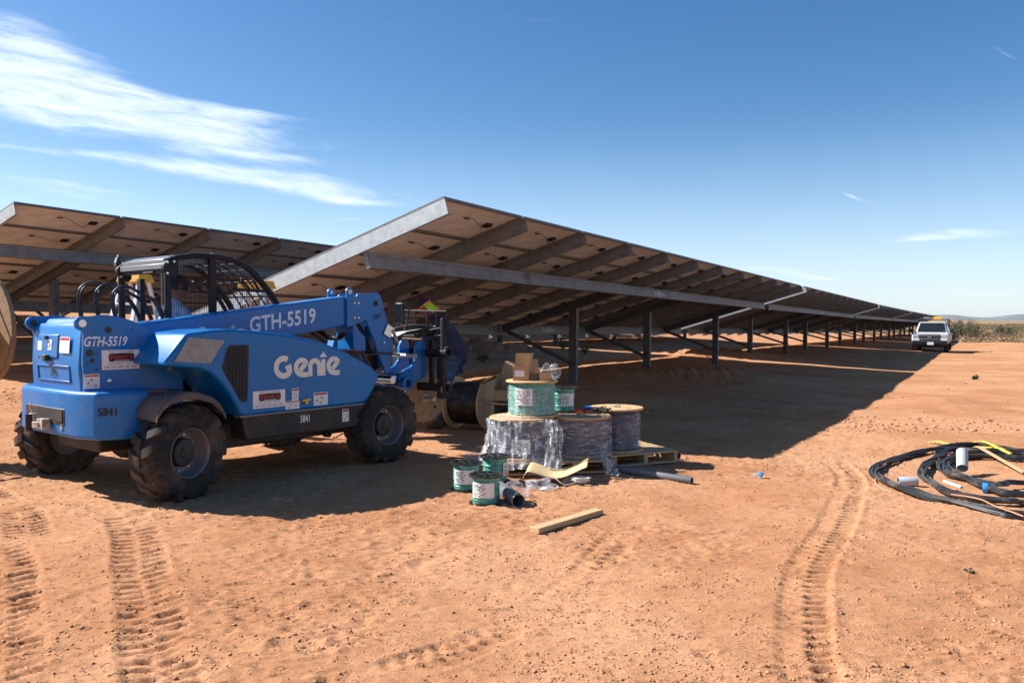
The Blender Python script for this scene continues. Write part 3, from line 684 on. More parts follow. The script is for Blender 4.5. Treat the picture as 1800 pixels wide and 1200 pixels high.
for x, y, st in ((1.165,-1.0,0),(1.165,.85,0),(-1.20,-1.02,15),(-1.33,1.06,16)):
    w = obj('wheel', TY, T, (x,y,.418), (0, rng.uniform(0,.3), R(st) + (math.pi if y > 0 else 0)))
    obj('rim', RM, w); obj('hub', HB, w)
    for k in range(8): q = 2*math.pi*k/8+.2; obj('wheel_nut', NUT, w, (math.sin(q)*.155,.004,math.cos(q)*.155))
# ---- fenders over the rear wheels
for s, yi, yo in ((-1,-.82,-1.19),(1,.80,1.22)):
    arcp = [(-1.50,.735),(-1.49,.80),(-1.44,.875),(-1.36,.925),(-1.24,.955),(-1.12,.945),(-.99,.90),(-.90,.82),(-.86,.74)]
    n = len(arcp); mb = MB(); vs = []
    for (x, zz) in arcp: vs += [(x,yi,zz+.012),(x,yo,zz),(x,yo,zz-.06),(x,yo-s*(-.012),zz-.06),(x,yo-s*(-.012),zz-.012),(x,yi,zz)]
    mb.add(vs, [(i*6+k, (i+1)*6+k, (i+1)*6+(k+1)%6, i*6+(k+1)%6) for i in range(n-1) for k in range(6)] + [tuple(range(6)), tuple(range((n-1)*6, n*6))[::-1]])
    f = P('fender', mb, 'fender', angle=50)
    mb = MB(); mb.tube([(-1.40,yi*.85+yo*.15,.955),(-1.33,yi*.4+yo*.6,.965)], .014, 8); mb.cyl((-1.33,yi*.4+yo*.6,.92),(-1.33,yi*.4+yo*.6,.965),.012,8); P('fender_handle', mb, 'black_plastic', f)
# ---- engine hood (near side)
hood = [(-1.17,1.457),(-.911,1.486),(-.746,1.491),(-.449,1.468),(-.078,1.427),(.264,1.355),(.537,1.265),(.791,1.15),(.973,1.053),(1.045,.985),(1.04,.93),(.965,.811),(.875,.686),(-.645,.682),(-.70,.80),(-.76,.90),(-.835,1.0),(-.95,1.105),(-1.06,1.145),(-1.20,1.163),(-1.38,1.184),(-1.37,1.22)]
mb = MB(); mb.xz(hood, -1.10, -.44); H = P('engine_hood', mb, 'hood_blue', bevel=.032, segs=4)
yh = -1.1015
def inset(poly, k):
    cx = sum(p[0] for p in poly)/len(poly); cz = sum(p[1] for p in poly)/len(poly)
    return [(cx+(a-cx)*k, cz+(b-cz)*k) for a, b in poly]
scr = [(-1.155,1.422),(-.80,1.388),(-.945,1.185),(-1.29,1.215)]
mb = MB(); mb.xz(scr, yh-.002, yh+.03); P('rear_screen', mb, 'screen', H, bevel=.0)
mb = MB(); q = inset(scr, 1.07); n = 4
mb.add([(a,yh-.008,b) for a, b in q]+[(a,yh-.008,b) for a, b in scr]+[(a,yh+.02,b) for a, b in q]+[(a,yh+.02,b) for a, b in scr], [(i,(i+1)%4,4+(i+1)%4,4+i) for i in range(4)]+[(i,8+i,8+(i+1)%4,(i+1)%4) for i in range(4)]+[(4+i,4+(i+1)%4,12+(i+1)%4,12+i) for i in range(4)]); P('screen_frame', mb, 'hood_blue', H)
gr = [(-.775,1.325),(-.75,1.345),(-.57,1.345),(-.555,1.33),(-.575,.83),(-.59,.815),(-.63,.815),(-.66,.84),(-.84,1.14)]
mb = MB(); mb.xz(gr, yh-.003, yh+.03); gp = P('side_grille', mb, 'grille', H, bevel=.006)
mb = MB()
for k in range(14):
    zz = .85+k*.035; xl = -.64-.2*min(1,max(0,(zz-.83)/.32)); mb.bx(xl+.02,-.585,yh-.007,yh-.003,zz,zz+.006)
for k in range(6):
    xx = -.60-k*.033; z0 = .83+max(0,(-.65-xx))*1.6; mb.bx(xx,xx+.005,yh-.0075,yh-.0035,z0+.02,1.325)
P('grille_bar', mb, 'black_steel', gp)
mb = MB(); mb.xz(arc(.065,.80,.075,0,180,14,.17)+[(-.01,.76),(.14,.76)], yh-.0015, yh+.01); P('fuel_pocket', mb, 'blue', H)
mb = MB(); mb.xz([(.02,.79),(.12,.80),(.115,.775),(.085,.772),(.08,.74),(.06,.74),(.055,.77),(.025,.768)], yh-.035, yh-.012); P('fuel_cap', mb, 'yellow', H, bevel=.006)
frank(-.52,-.165,.742,.905, yh, H); warn(-.085,-.0,.785,.905, yh, 'red_print', H); warn(-.162,.0,.705,.785, yh-.0008, 'orange_print', H); warn(.175,.35,.715,.845, yh, 'red_print', H)
mb = MB(); mb.lathe([(.02,0),(.02,.012),(0,.016)], (-1.31,-1.06,1.155), (0,-1,0), 14); P('hood_latch', mb, 'black_plastic', H)
# the maker's name on the hood: strokes of even weight
def stroke(mb, pts, w, y, dep=.0012):
    pts = [Vector((a, 0, b)) for a, b in pts]; n = len(pts); L_, R_ = [], []
    for i in range(n):
        t_ = (pts[min(i+1,n-1)]-pts[max(i-1,0)]).normalized(); nn = Vector((-t_.z,0,t_.x))
        L_.append(pts[i]+nn*w/2); R_.append(pts[i]-nn*w/2)
    vs = [(p.x,y,p.z) for p in L_]+[(p.x,y,p.z) for p in R_]
    mb.add(vs, [(i,i+1,n+i+1,n+i) for i in range(n-1)])
def genie(x0, z0, k, y, m, parent):
    w = .26*k
    def tr(pts, ox): return [(x0+(ox+a)*k, z0+b*k) for a, b in pts]
    for ox, glyph in ((0,'G'),(1.12,'e'),(1.98,'n'),(2.62,'i'),(3.0,'e')):
        mb = MB(); yy = y
        if glyph == 'G': stroke(mb, tr(arc(.5,.5,.40,58,322,26)+[(.84,.32),(.86,.52),(.62,.40)], ox), w, yy)
        if glyph == 'e': stroke(mb, tr([(.72,.10),(.45,.10)]+arc(.38,.45,.33,268,42,20)[0:]+[(.60,.62),(.28,.30)], ox), w*.92, yy)
        if glyph == 'n': stroke(mb, tr([(.0,.0),(.0,.42)]+arc(.26,.47,.26,180,0,14)+[(.52,.0)], ox), w*.92, yy)
        if glyph == 'i':
            stroke(mb, tr([(.12,.0),(.12,.78)], ox), w*.95, yy); b = tr([(-.10,.88),(.12,1.14),(.34,.88),(.12,.98)], ox)
            mb.add([(p[0],yy,p[1]) for p in b[:3]], [(0,1,2)])
        P('lettering', mb, m, parent, smooth=False, fix=False)
genie(-.285, 1.012, .212, yh-.0016, 'cream_print', H)
# ---- black lower cover under the hood
mb = MB(); mb.xz([(-.635,.676),(.84,.676),(.80,.52),(.785,.443),(-.58,.455)], -1.09, -.46); B = P('lower_cover', mb, 'belly', bevel=.012)
mb = MB(); mb.xz([(-.66,.672),(.85,.672),(.85,.690),(-.66,.690)], -1.108, -1.0); P('lower_trim', mb, 'roofgrey', B, bevel=.003)
lettering('lettering', '5841', .10, 'white_print', B, (.075,-1.0925,.595), (1,0,0), (0,0,1), .02, 0, .62)
warn(.545,.63,.515,.645, -1.0915, 'red_print', B)
mb = MB(); mb.ring((.42,-1.0,.40), (0,1,0), .02, .04, .06, 18); P('drain', mb, 'black_steel', B)
# ---- boom
sl = .127; d0 = Vector((1,0,sl)).normalized(); up = Vector((-sl,0,1)).normalized()
def bz(x): return 1.566+.969*sl+sl*x
mb = MB(); mb.xz([(-1.45,bz(-1.45)-.40),(1.34,bz(1.34)-.345),(1.34,bz(1.34)),(-1.35,bz(-1.35)),(-1.45,bz(-1.45)-.05)], -.25, .05); BO = P('boom', mb, 'blue', bevel=.02, segs=3)
mb = MB(); mb.xz([(-1.2,bz(-1.2)-.145),(1.3,bz(1.3)-.145),(1.3,bz(1.3)-.137),(-1.2,bz(-1.2)-.137)], -.2525, -.24); P('boom_seam', mb, 'blue', BO)
mb = MB(); mb.bx(-1.25,-.55,-.18,.42,1.38,1.50); P('boom_foot', mb, 'blue', bevel=.03)
lettering('lettering', 'GTH-5519', .225, 'white_print', BO, (.435,-.2540,bz(.435)-.170), d0, up, .020, .14, 1, .86)
genie(-.60, bz(-.35)-.29, .150, -.2540, 'grey_print', BO)
head = [(1.29,1.49),(1.29,1.845)]+arc(1.335,1.905,.052,190,10,8)+[(1.40,1.87),(1.43,1.85),(1.46,1.885),(1.515,1.895),(1.75,1.91),(1.80,1.89),(1.83,1.84),(1.871,1.705),(1.95,1.50),(2.023,1.313),(2.013,1.163),(1.965,.93),(1.90,.90),(1.709,1.332),(1.573,1.584),(1.55,1.56),(1.36,1.50)]
for y0, y1 in ((-.285,-.255),(.055,.085)):
    mb = MB(); mb.xz(head, y0, y1); hp = P('boom_head_plate', mb, 'blue', bevel=.005)
    mb = MB(); mb.cyl((1.335,y0-.003,1.907),(1.335,y1+.003,1.907),.027,16); P('lug_eye', mb, 'galv', hp)
    if y0 < 0:
        for hx, hz in ((1.395,1.775),(1.455,1.775),(1.395,1.60),(1.455,1.60),(1.86,1.30)):
            mb = MB(); mb.lathe([(.017,0),(.017,.012),(.009,.018),(0,.018)], (hx,y0,hz), (0,-1,0), 10); P('bolt', mb, 'alu', hp)
        mb = MB(); mb.cyl((1.73,y0-.006,1.775),(1.73,y0,1.775),.034,18); P('pin', mb, 'black_steel', hp)
        for hx, hz in ((1.62,1.71),(1.665,1.735),(1.80,1.83),(1.84,1.70)):
            mb = MB(); mb.cyl((hx,y0-.002,hz),(hx,y0,hz),.009,8); P('hole', mb, 'black_plastic', hp)
lettering('lettering', '5841', .09, 'black_print', hp, (1.755,-.2865,1.62), (1,0,.18), (-.18,0,1), .02, 0, .78)
mb = MB(); mb.xz([(1.30,1.51),(1.30,1.83),(1.74,1.88),(1.82,1.70),(1.75,1.60),(1.58,1.55)], -.25, .05); P('boom_nose', mb, 'blue', bevel=.02)
mb = MB(); mb.xz([(1.80,1.50),(1.93,1.45),(1.985,1.25),(1.94,1.0),(1.88,1.0)], -.20, 0); P('head_web', mb, 'blue', bevel=.01)
mb = MB(); mb.xz([(1.365,1.51),(1.41,1.52),(1.47,1.44),(1.56,1.37),(1.56,1.20),(1.37,1.22)], -.30, .02); P('cylinder_mount', mb, 'blue', bevel=.01)
mb = MB(); mb.xz([(1.20,1.20),(1.26,1.36),(1.30,1.36),(1.30,1.20)], -.10, .02); P('bracket', mb, 'blue', bevel=.006)
mb = MB(); mb.cyl((1.60,-.1,1.45),(1.90,-.1,.98),.05,16); mb.cyl((1.55,-.1,1.53),(1.62,-.1,1.42),.065,16); P('tilt_cylinder', mb, 'black_steel')
for k in range(4):
    mb = MB(); mb.tube(bez([(1.05,-.05-.03*k,1.45),(1.16,-.08-.03*k,1.36),(1.27,-.1-.03*k,1.35),(1.34,-.1-.03*k,1.42)],5), .012, 6); P('hydraulic_hose', mb, 'black_cable')
mb = MB(); mb.tube(bez([(1.45,-.31,1.20),(1.55,-.33,1.16),(1.80,-.33,1.17),(2.10,-.32,1.14)],5), .012, 6); mb.tube([(1.50,-.31,1.19),(1.56,-.33,1.0),(1.60,-.33,.93)], .012, 6); P('hydraulic_hose', mb, 'black_cable')
mb = MB(); mb.box((1.93,-.302,1.44),(.12,.012,.14),(0,.5,0)); P('worn_plate', mb, 'alu', bevel=.004)
mb = MB(); mb.cyl((1.99,-.31,1.45),(2.06,-.31,1.30),.022,8); P('pipe_fitting', mb, 'cast')
# ---- mirror on its arm
mb = MB(); mb.box((2.06,-.36,1.66),(.04,.15,.26)); mi = P('mirror', mb, 'black_plastic', bevel=.02)
mb = MB(); mb.box((2.038,-.36,1.66),(.006,.125,.235)); P('mirror_glass', mb, 'glass_dark', mi)
mb = MB(); mb.tube(bez([(2.07,-.36,1.74),(2.16,-.38,1.79),(2.22,-.36,1.70),(2.25,-.25,1.45),(2.1,-.2,1.2)],5), .012, 6); P('mirror_arm', mb, 'black_steel', mi)
# ---- carriage
cp = [(2.08,.90),(2.10,.78),(2.20,.72),(2.33,.75),(2.45,.80),(2.555,.84),(2.555,1.26),(2.52,1.31),(2.42,1.31),(2.385,1.24),(2.37,1.05),(2.30,.98),(2.2,.95)]
for y0, y1 in ((-.32,-.27),(-.02,.03)):
    mb = MB(); mb.xz(cp, y0, y1); P('coupler_plate', mb, 'blue', bevel=.008)
mb = MB(); mb.ring((2.17,-.345,.78), (0,1,0), .055, .085, .10, 22); mb.cyl((2.17,-.30,.78),(2.17,.06,.78),.08,18); P('coupler_tube', mb, 'blue')
mb = MB(); mb.cyl((2.30,-.40,1.12),(2.30,.08,1.12),.028,14); P('coupler_pin', mb, 'galv')
mb = MB(); mb.cyl((1.97,-.33,.83),(1.97,.05,.83),.045,14); P('head_pin', mb, 'alu')
mb = MB(); mb.bx(2.555,2.62,-.74,.40,.66,.76); mb.bx(2.555,2.62,-.74,.40,1.10,1.20)
for y in (-.40,.02,.36): mb.bx(2.56,2.61,y-.03,y+.03,.66,1.32)
C = P('carriage', mb, 'black_steel', bevel=.006)
mb = MB()
for y, r_ in ((.16,.019),(-.16,.010),(-.38,.010),(-.55,.010)): mb.cyl((2.52,y,.86 if r_ > .015 else 1.36),(2.52,y,1.705),r_,8)
mb.tube([(2.52,.16,1.705),(2.52,-.72,1.685),(2.54,-.70,1.40),(2.56,-.68,1.32)], .012, 8)
mb.cyl((2.52,.16,1.365),(2.53,-.70,1.38),.012,8); mb.tube(bez([(2.5,-.22,1.35),(2.5,-.32,1.42),(2.5,-.62,1.47),(2.52,-.70,1.48)],5), .012, 8)
P('load_backrest', mb, 'black_steel')
mb = MB(); mb.ring((2.50,-.76,1.17), (0,1,0), .045, .072, .05, 24); mb.cyl((2.50,-.70,1.17),(2.50,-.38,1.17),.035,16); P('fork_shaft', mb, 'black_steel')
mb = MB(); mb.bx(2.47,2.54,-.705,-.66,.60,1.60); P('side_post', mb, 'black_steel', C, bevel=.01)
for y in (-.62,.20):
    mb = MB(); mb.xz([(2.50,1.24),(2.56,1.24),(2.575,.64),(2.98,.60),(2.98,.585),(2.50,.575)], y-.05, y+.05); P('fork', mb, 'black_steel', bevel=.006)
mb = MB(); mb.bx(1.86,2.10,-.36,.10,.895,.91); P('step_plate', mb, 'black_steel')
mb = MB(); mb.tube(bez([(2.10,-.05,1.36),(2.25,-.15,1.44),(2.42,-.30,1.47),(2.60,-.45,1.43)],6), .06, 8); P('tarp_roll', mb, 'black_plastic')
mb = MB(); mb.add([(2.02,-.30,1.36),(2.22,-.32,1.43),(2.62,-.46,1.50),(2.65,-.2,1.50),(2.3,.1,1.46),(2.05,.08,1.40)], [(0,1,2,3,4,5)]); P('paper_sheet', mb, 'sticker')
# ---- cab
mb = MB(); mb.bx(-.74,.55,.07,.92,.62,1.32); mb.bx(.35,.72,.07,.92,.75,1.50); P('cab_tub', mb, 'black_plastic', bevel=.03)
roofarc = [(-.72,2.165),(-.62,2.205),(-.45,2.237),(-.158,2.241),(0,2.215),(.152,2.165),(.28,2.08),(.388,1.973),(.48,1.87),(.556,1.766),(.66,1.58),(.72,1.40)]
rear_y = (.05, 1.02)
for y in rear_y:
    mb = MB(); mb.tube([(-.72,y,.9),(-.72,y,2.15)], .036, 10); mb.tube([(x,y,z_) for x, z_ in roofarc], .030, 8); P('cab_frame', mb, 'black_steel')
    mb = MB(); mb.box((-.235,y,1.75),(.075,.045,.98)); P('cab_pillar', mb, 'black_steel', bevel=.006)
    mb = MB(); mb.cyl((-.20,y,1.86),(.02,y,1.52),.022,8); mb.cyl((0.0,y,1.905),(.43,y,1.895),.016,6); mb.cyl((.10,y,2.02),(.22,y,1.90),.016,6); mb.cyl((.25,y,2.02),(.33,y,1.90),.016,6); P('guard_brace', mb, 'black_steel')
    # corner bracket at the rear of the roof
    mb = MB(); mb.xz(arc(-.70,2.10,.075,100,260,8)+[(-.66,1.98),(-.62,2.02),(-.62,2.17)], y-.03, y+.03); br = P('corner_bracket', mb, 'black_steel', bevel=.006)
    for dx, dz in ((-.04,.05),(.03,.06),(-.04,-.06)):
        mb = MB(); mb.cyl((-.70+dx,y-.04,2.10+dz),(-.70+dx,y-.03,2.10+dz),.012,8); P('bolt', mb, 'alu', br)
def roofz(x):
    for (xa, za), (xb, zb) in zip(roofarc, roofarc[1:]):
        if xa <= x <= xb: return za+(zb-za)*(x-xa)/(xb-xa)
    return roofarc[0][1]
mb = MB(); pr = [(-.74,2.125)]+[(x, roofz(x)+.022) for x in (-.74,-.70,-.60,-.45,-.3,-.16,-.08)]+[(-.08,2.19),(-.66,2.12)]
mb.xz(pr, .09, .98); P('roof', mb, 'roofgrey', bevel=.006)
mb = MB(); mb.bx(-.755,-.735,.09,.98,2.085,2.14); P('roof_fascia', mb, 'roofgrey', bevel=.006)
mb = MB()
for y in np.linspace(.12,.95,6):
    mb.tube([(x, float(y), roofz(x)) for x in (-.08,.05,.152,.28,.388,.48,.556,.64)], .010, 5)
for x in (.10,.22,.36,.5): mb.cyl((x,.05,roofz(x)),(x,1.02,roofz(x)),.012,6)
P('roof_guard', mb, 'black_steel')
mb = MB(); k = 0
x = -.69
while x < .66:
    mb.bx(x-.0016, x+.0016, .048, .051, 1.45, roofz(x)-.01); x += .028
zz = 1.46
while zz < 2.22:
    xr = max([xa for xa in np.arange(-.7,.7,.01) if roofz(xa) > zz] or [-.7]); xl = -.70
    if xr > xl+.05: mb.bx(xl, xr, .0485, .0505, zz-.0016, zz+.0016)
    zz += .028
P('mesh_guard', mb, 'black_steel', smooth=False, fix=False)
mb = MB(); mb.bx(-.73,-.70,.09,.98,2.05,2.08); mb.bx(-.75,-.70,.55,.62,1.0,2.0); mb.cyl((-.735,.3,2.06),(-.735,.5,2.06),.012,8); P('rear_crossbar', mb, 'black_steel')
mb = MB(); mb.box((-.74,1.06,2.21),(.03,.045,.13),(0,.3,.2)); wl = P('work_lamp', mb, 'black_plastic', bevel=.008)
mb = MB(); mb.box((-.758,1.06,2.215),(.006,.03,.06),(0,.3,.2)); P('lamp_lens', mb, 'lamp', wl)
for x, y in ((-.2,.12),(-.1,.4),(-.12,.75)):
    mb = MB(); mb.cyl((x,y,roofz(x)+.02),(x,y,roofz(x)+.04),.012,8); P('bolt', mb, 'alu')
mb = MB(); mb.xz([(-.55,1.30),(-.05,1.30),(-.05,1.38),(-.54,1.40),(-.58,1.56),(-.66,1.56),(-.64,1.30)], .28, .74); P('seat', mb, 'black_plastic', bevel=.03)
mb = MB(); mb.ring((.22,.50,1.58), (-.5,0,.85), .165, .19, .025, 28); mb.cyl((.22,.50,1.58),(.42,.5,1.25),.025,10); P('steering_wheel', mb, 'black_plastic')
# ---- hose loops behind the cab
for k, (dy, lf, rt) in enumerate(((.30,0,0),(.33,.035,.05),(.20,.11,.09),(.23,.145,.14),(.10,.22,.19),(.13,.255,.25))):
    sh = .35*(dy-.2)
    pts = [(-1.43+lf-sh*.3,dy,1.50),(-1.475+lf,dy,1.80-.008*k),(-1.41+lf,dy,1.915-.008*k),(-1.29+lf*.9,dy-.01,1.935-.010*k),(-1.14+rt*.8,dy-.02,1.865-.008*k),(-1.0+rt*.75,dy-.03,1.755),(-.90+rt*.7,dy-.04,1.56),(-.87+rt*.7,dy-.04,1.42)]
    mb = MB(); mb.tube(bez(pts, 6), .0125, 8); P('hydraulic_hose', mb, 'black_cable')
# trailing small things: hub-side lamp under the nose
mb = MB(); mb.box((1.02,-.93,.80),(.06,.05,.03)); P('side_marker', mb, 'alu')

# ------------------------------------------------------------------ people
def skinned(name, nodes, links, m, parent, sub=2, root=0):
    """one continuous surface grown round a skeleton: nodes are (position, radius or (rx, ry))"""
    me = bpy.data.meshes.new(name); me.from_pydata([n[0] for n in nodes], links, []); me.materials.append(M[m])
    o = obj(name, me, parent)
    sk = o.modifiers.new('skin', 'SKIN'); sk.use_smooth_shade = True; sk.branch_smoothing = .4
    for i, n in enumerate(nodes):
        r = n[1]; r = r if isinstance(r, tuple) else (r, r)
        me.skin_vertices[0].data[i].radius = r; me.skin_vertices[0].data[i].use_root = (i == root)
    sb = o.modifiers.new('subsurf', 'SUBSURF'); sb.levels = sub; sb.render_levels = sub
    return o
def chain(pts, rs, start=0): return [(Vector(p), r) for p, r in zip(pts, rs)], [(start+i, start+i+1) for i in range(len(pts)-1)]
def hand(wrist, d, palm_n, parent, s=1.0):
    """palm and five bent fingers reaching along d"""
    w, d, n = Vector(wrist), Vector(d).normalized(), Vector(palm_n).normalized(); side = d.cross(n).normalized()
    k = w + d*.075*s
    o = skinned('hand', [(w, (.024*s,.018*s)), (w+d*.04*s, (.034*s,.016*s)), (k, (.038*s,.014*s))], [(0,1),(1,2)], 'skin', parent, 2)
    for i, L_ in enumerate((.066,.076,.070,.055)):
        b = k + side*((i-1.5)*.021*s) - d*.008*s
        p1 = b + d*L_*.5*s + n*.012*s; p2 = p1 + (d*.75+n*.65).normalized()*L_*.32*s; p3 = p2 + (d*.3+n*.95).normalized()*L_*.26*s
        skinned('finger', [(b,.0095*s),(p1,.009*s),(p2,.0082*s),(p3,.007*s)], [(0,1),(1,2),(2,3)], 'skin', o, 1)
    b = w + d*.025*s - side*.026*s; p1 = b - side*.024*s + d*.028*s + n*.012*s; p2 = p1 + d*.032*s + n*.012*s
    skinned('thumb', [(b,.0115*s),(p1,.010*s),(p2,.0085*s)], [(0,1),(1,2)], 'skin', o, 1)
    return o
def head_mesh(c, fwd, upv, s=1.0):
    """head with brow, nose, mouth, chin and ears; fwd and upv set how it is held"""
    f, u = Vector(fwd).normalized(), Vector(upv); u = (u - f*u.dot(f)).normalized(); l = u.cross(f)
    mb = MB(); nu, nv_ = 22, 28; vs = []
    for i in range(nu+1):
        th = math.pi*i/nu; zz = math.cos(th)
        for k in range(nv_):
            ph = 2*math.pi*k/nv_; x, y = math.cos(ph)*math.sin(th), math.sin(ph)*math.sin(th)
            X, Y, Z_ = x*.098, y*.076, zz*.118
            if zz < -.1: X *= 1+.05*zz; Y *= 1+.30*(zz+.1)          # jaw narrows
            fr = max(0, x)**3
            X += fr*(.012*math.exp(-((zz-.12)/.14)**2)*(1 if abs(y) < .7 else .3))   # brow
            X -= fr*.012*math.exp(-((zz+.02)/.08)**2)*(1 if .18 < abs(y) < .6 else .1)   # eye sockets
            X += fr*.030*math.exp(-((zz+.22)/.13)**2)*math.exp(-(y/.16)**2)          # nose
            X += fr*.009*math.exp(-((zz+.52)/.10)**2)*math.exp(-(y/.35)**2)          # lips
            X += fr*.014*math.exp(-((zz+.82)/.16)**2)*math.exp(-(y/.4)**2)           # chin
            vs.append(Vector(c) + (f*X + l*Y + u*Z_)*s)
    mb.add(vs, [(i*nv_+k, i*nv_+(k+1) % nv_, (i+1)*nv_+(k+1) % nv_, (i+1)*nv_+k) for i in range(nu) for k in range(nv_)])
    for sg in (-1, 1):
        e_ = Vector(c) + (l*sg*.076 - f*.008 - u*.005)*s
        mb.tube([e_+u*.03*s, e_+u*.028*s+l*sg*.014*s-f*.012*s, e_+l*sg*.016*s-f*.014*s, e_-u*.028*s+l*sg*.006*s], [.008*s,.011*s,.010*s,.007*s], 6)
    return mb, f, u, l
def face_bits(c, f, u, l, s, parent):
    for sg in (-1, 1):
        mb = MB(); mb.lathe([(0,-.010*s),(.009*s,-.004*s),(.011*s,0),(.009*s,.005*s),(0,.008*s)], Vector(c)+(f*.088+l*sg*.031+u*.004)*s, f, 10); mb.build('eye', M['white_print'], parent)
        mb = MB(); mb.lathe([(0,-.004*s),(.0055*s,0),(0,.003*s)], Vector(c)+(f*.0955+l*sg*.031+u*.003)*s, f, 8); mb.build('iris', M['hair'], parent)
        mb = MB(); mb.tube([Vector(c)+(f*.094+l*sg*.015+u*.022)*s, Vector(c)+(f*.095+l*sg*.032+u*.027)*s, Vector(c)+(f*.084+l*sg*.05+u*.02)*s], .004*s, 5); mb.build('eyebrow', M['hair'], parent)
    mb = MB(); mb.tube([Vector(c)+(f*.096+l*.022-u*.062)*s, Vector(c)+(f*.104-u*.060)*s, Vector(c)+(f*.096-l*.022-u*.062)*s], .0045*s, 5); mb.build('mouth', M['red_print'], parent)

# the worker bending over the load at the front of the machine (he looks to the left of the picture)
gW = gz(-1.2, 11.8)
W = thing('person', 'worker in navy jacket, jeans and cap with orange band and lime neck shade, bending forward', 'person', (-1.03, 11.75, gW))
W.scale = (1.03, 1.03, 1.03)
# local axes: -x is the way he faces
hipL, hipR = V(.17,.09,.93), V(.16,-.10,.93)
legs = [(V(.17,0,.98), (.13,.15)), (hipR, .10), (V(.03,-.14,.52), .075), (V(-.02,-.15,.12), .058), (hipL, .10), (V(.10,.10,.50), .073), (V(.02,.13,.11), .057)]
skinned('jeans', legs, [(0,1),(1,2),(2,3),(0,4),(4,5),(5,6)], 'denim', W)
for ax, ay in ((-.02,-.15),(.02,.13)):
    skinned('boot', [(V(ax+.04,ay,.16),.058),(V(ax+.04,ay,.06),.058),(V(ax-.08,ay-.01,.045),(.052,.042)),(V(ax-.19,ay-.02,.035),(.045,.032))], [(0,1),(1,2),(2,3)], 'boot', W)
torso = [(V(.18,0,.88), (.175,.205)), (V(.19,0,1.06), (.175,.20)), (V(.12,0,1.30), (.175,.21)), (V(.0,0,1.48), (.145,.205)), (V(-.10,0,1.585), (.085,.10)), (V(-.15,0,1.63), (.068,.072)),
         (V(-.04,-.21,1.49), .085), (V(-.16,-.25,1.27), .066), (V(-.36,-.22,1.17), .052), (V(-.43,-.20,1.165), .046),
         (V(-.04,.21,1.49), .085), (V(-.15,.27,1.25), .066), (V(-.35,.20,1.14), .052), (V(-.42,.18,1.135), .046)]
skinned('jacket', torso, [(0,1),(1,2),(2,3),(3,4),(4,5),(3,6),(6,7),(7,8),(8,9),(3,10),(10,11),(11,12),(12,13)], 'navy', W)
mb = MB(); mb.lathe([(.085,-.03),(.098,-.01),(.10,.02),(.088,.035),(.07,.02)], V(-.125,0,1.605), V(-.55,0,.8), 18, closed=True); mb.build('collar', M['navy'], W)
hc = V(-.235,0,1.725); fw = V(-.82,-.12,-.56); upv = V(-.5,0,.85)
body = skinned('body', [(V(-.06,0,1.50),.06),(V(-.13,0,1.60),.055),(V(-.19,0,1.68),.052)], [(0,1),(1,2)], 'skin', W)
hm, f_, u_, l_ = head_mesh(hc, fw, upv); hd = hm.build('head', M['skin'], W, angle=80); face_bits(hc, f_, u_, l_, 1, hd)
hand((-.43,-.20,1.165), (-.9,.05,-.25), (0,.1,-1), W); hand((-.42,.18,1.135), (-.9,-.05,-.25), (0,-.1,-1), W)
# cap: crown, peak, orange band, lime neck shade
def dome(c, f, u, l, rx, ry, rz, lo, name, m, parent, off=0.0, hi=math.pi/2):
    mb = MB(); nu, nv_ = 9, 26; vs = []
    for i in range(nu+1):
        th = lo + (hi-lo)*i/nu
        for k in range(nv_):
            ph = 2*math.pi*k/nv_; vs.append(Vector(c) + f*(math.cos(ph)*math.cos(th)*rx+off) + l*(math.sin(ph)*math.cos(th)*ry) + u*(math.sin(th)*rz))
    mb.add(vs, [(i*nv_+k, i*nv_+(k+1) % nv_, (i+1)*nv_+(k+1) % nv_, (i+1)*nv_+k) for i in range(nu) for k in range(nv_)])
    return mb.build(name, M[m], parent, angle=80)
cap = dome(hc+u_*.022, f_, u_, l_, .113, .092, .118, 0, 'cap', 'cap_navy', W)
mb = MB(); vs = []
for i in range(9):
    a = R(-62 + 124*i/8)
    for rr, dz in ((.098,.030),(.19*math.cos(a*.75)+.01,.012-.012*abs(math.sin(a))),(.19*math.cos(a*.75)+.008,.006-.012*abs(math.sin(a))),(.098,.022)):
        vs.append(hc + f_*math.cos(a)*rr*1.02 + l_*math.sin(a)*min(rr,.115)*.9 + u_*dz)
mb.add(vs, [(i*4+k, (i+1)*4+k, (i+1)*4+(k+1) % 4, i*4+(k+1) % 4) for i in range(8) for k in range(4)]); mb.build('cap_peak', M['cap_navy'], cap, angle=80)
mb = MB(); vs = []; n = 28
for k in range(n):
    ph = 2*math.pi*k/n
    for hgt, ex in ((.018,.004),(.052,.003)):
        cs = math.sqrt(max(.05, 1-(max(0,hgt-.022)/.118)**2)); vs.append(hc + f_*math.cos(ph)*(.113*cs+ex) + l_*math.sin(ph)*(.092*cs+ex) + u_*(hgt-.012*math.cos(ph)))
mb.add(vs, [(k*2, ((k+1) % n)*2, ((k+1) % n)*2+1, k*2+1) for k in range(n)]); mb.build('cap_band', M['hi_orange'], cap, angle=80)
mb = MB(); vs = []; nh, nw = 9, 15
for i in range(nh):
    t_ = i/(nh-1)
    for k in range(nw):
        ph = R(88 + 184*k/(nw-1)); rr = 1.0 + .18*t_ + .05*math.sin(k*1.7+i*.6)*t_
        p_ = hc + f_*(math.cos(ph)*.108*rr - .055*t_*t_) + l_*math.sin(ph)*.095*rr*(1+.15*t_) + u_*(.045-.13*t_) - V(-.01,0,.045)*t_
        vs.append(p_)
mb.add(vs, [(i*nw+k, i*nw+k+1, (i+1)*nw+k+1, (i+1)*nw+k) for i in range(nh-1) for k in range(nw-1)]); ns = mb.build('neck_shade', M['hi_lime'], cap, angle=80)
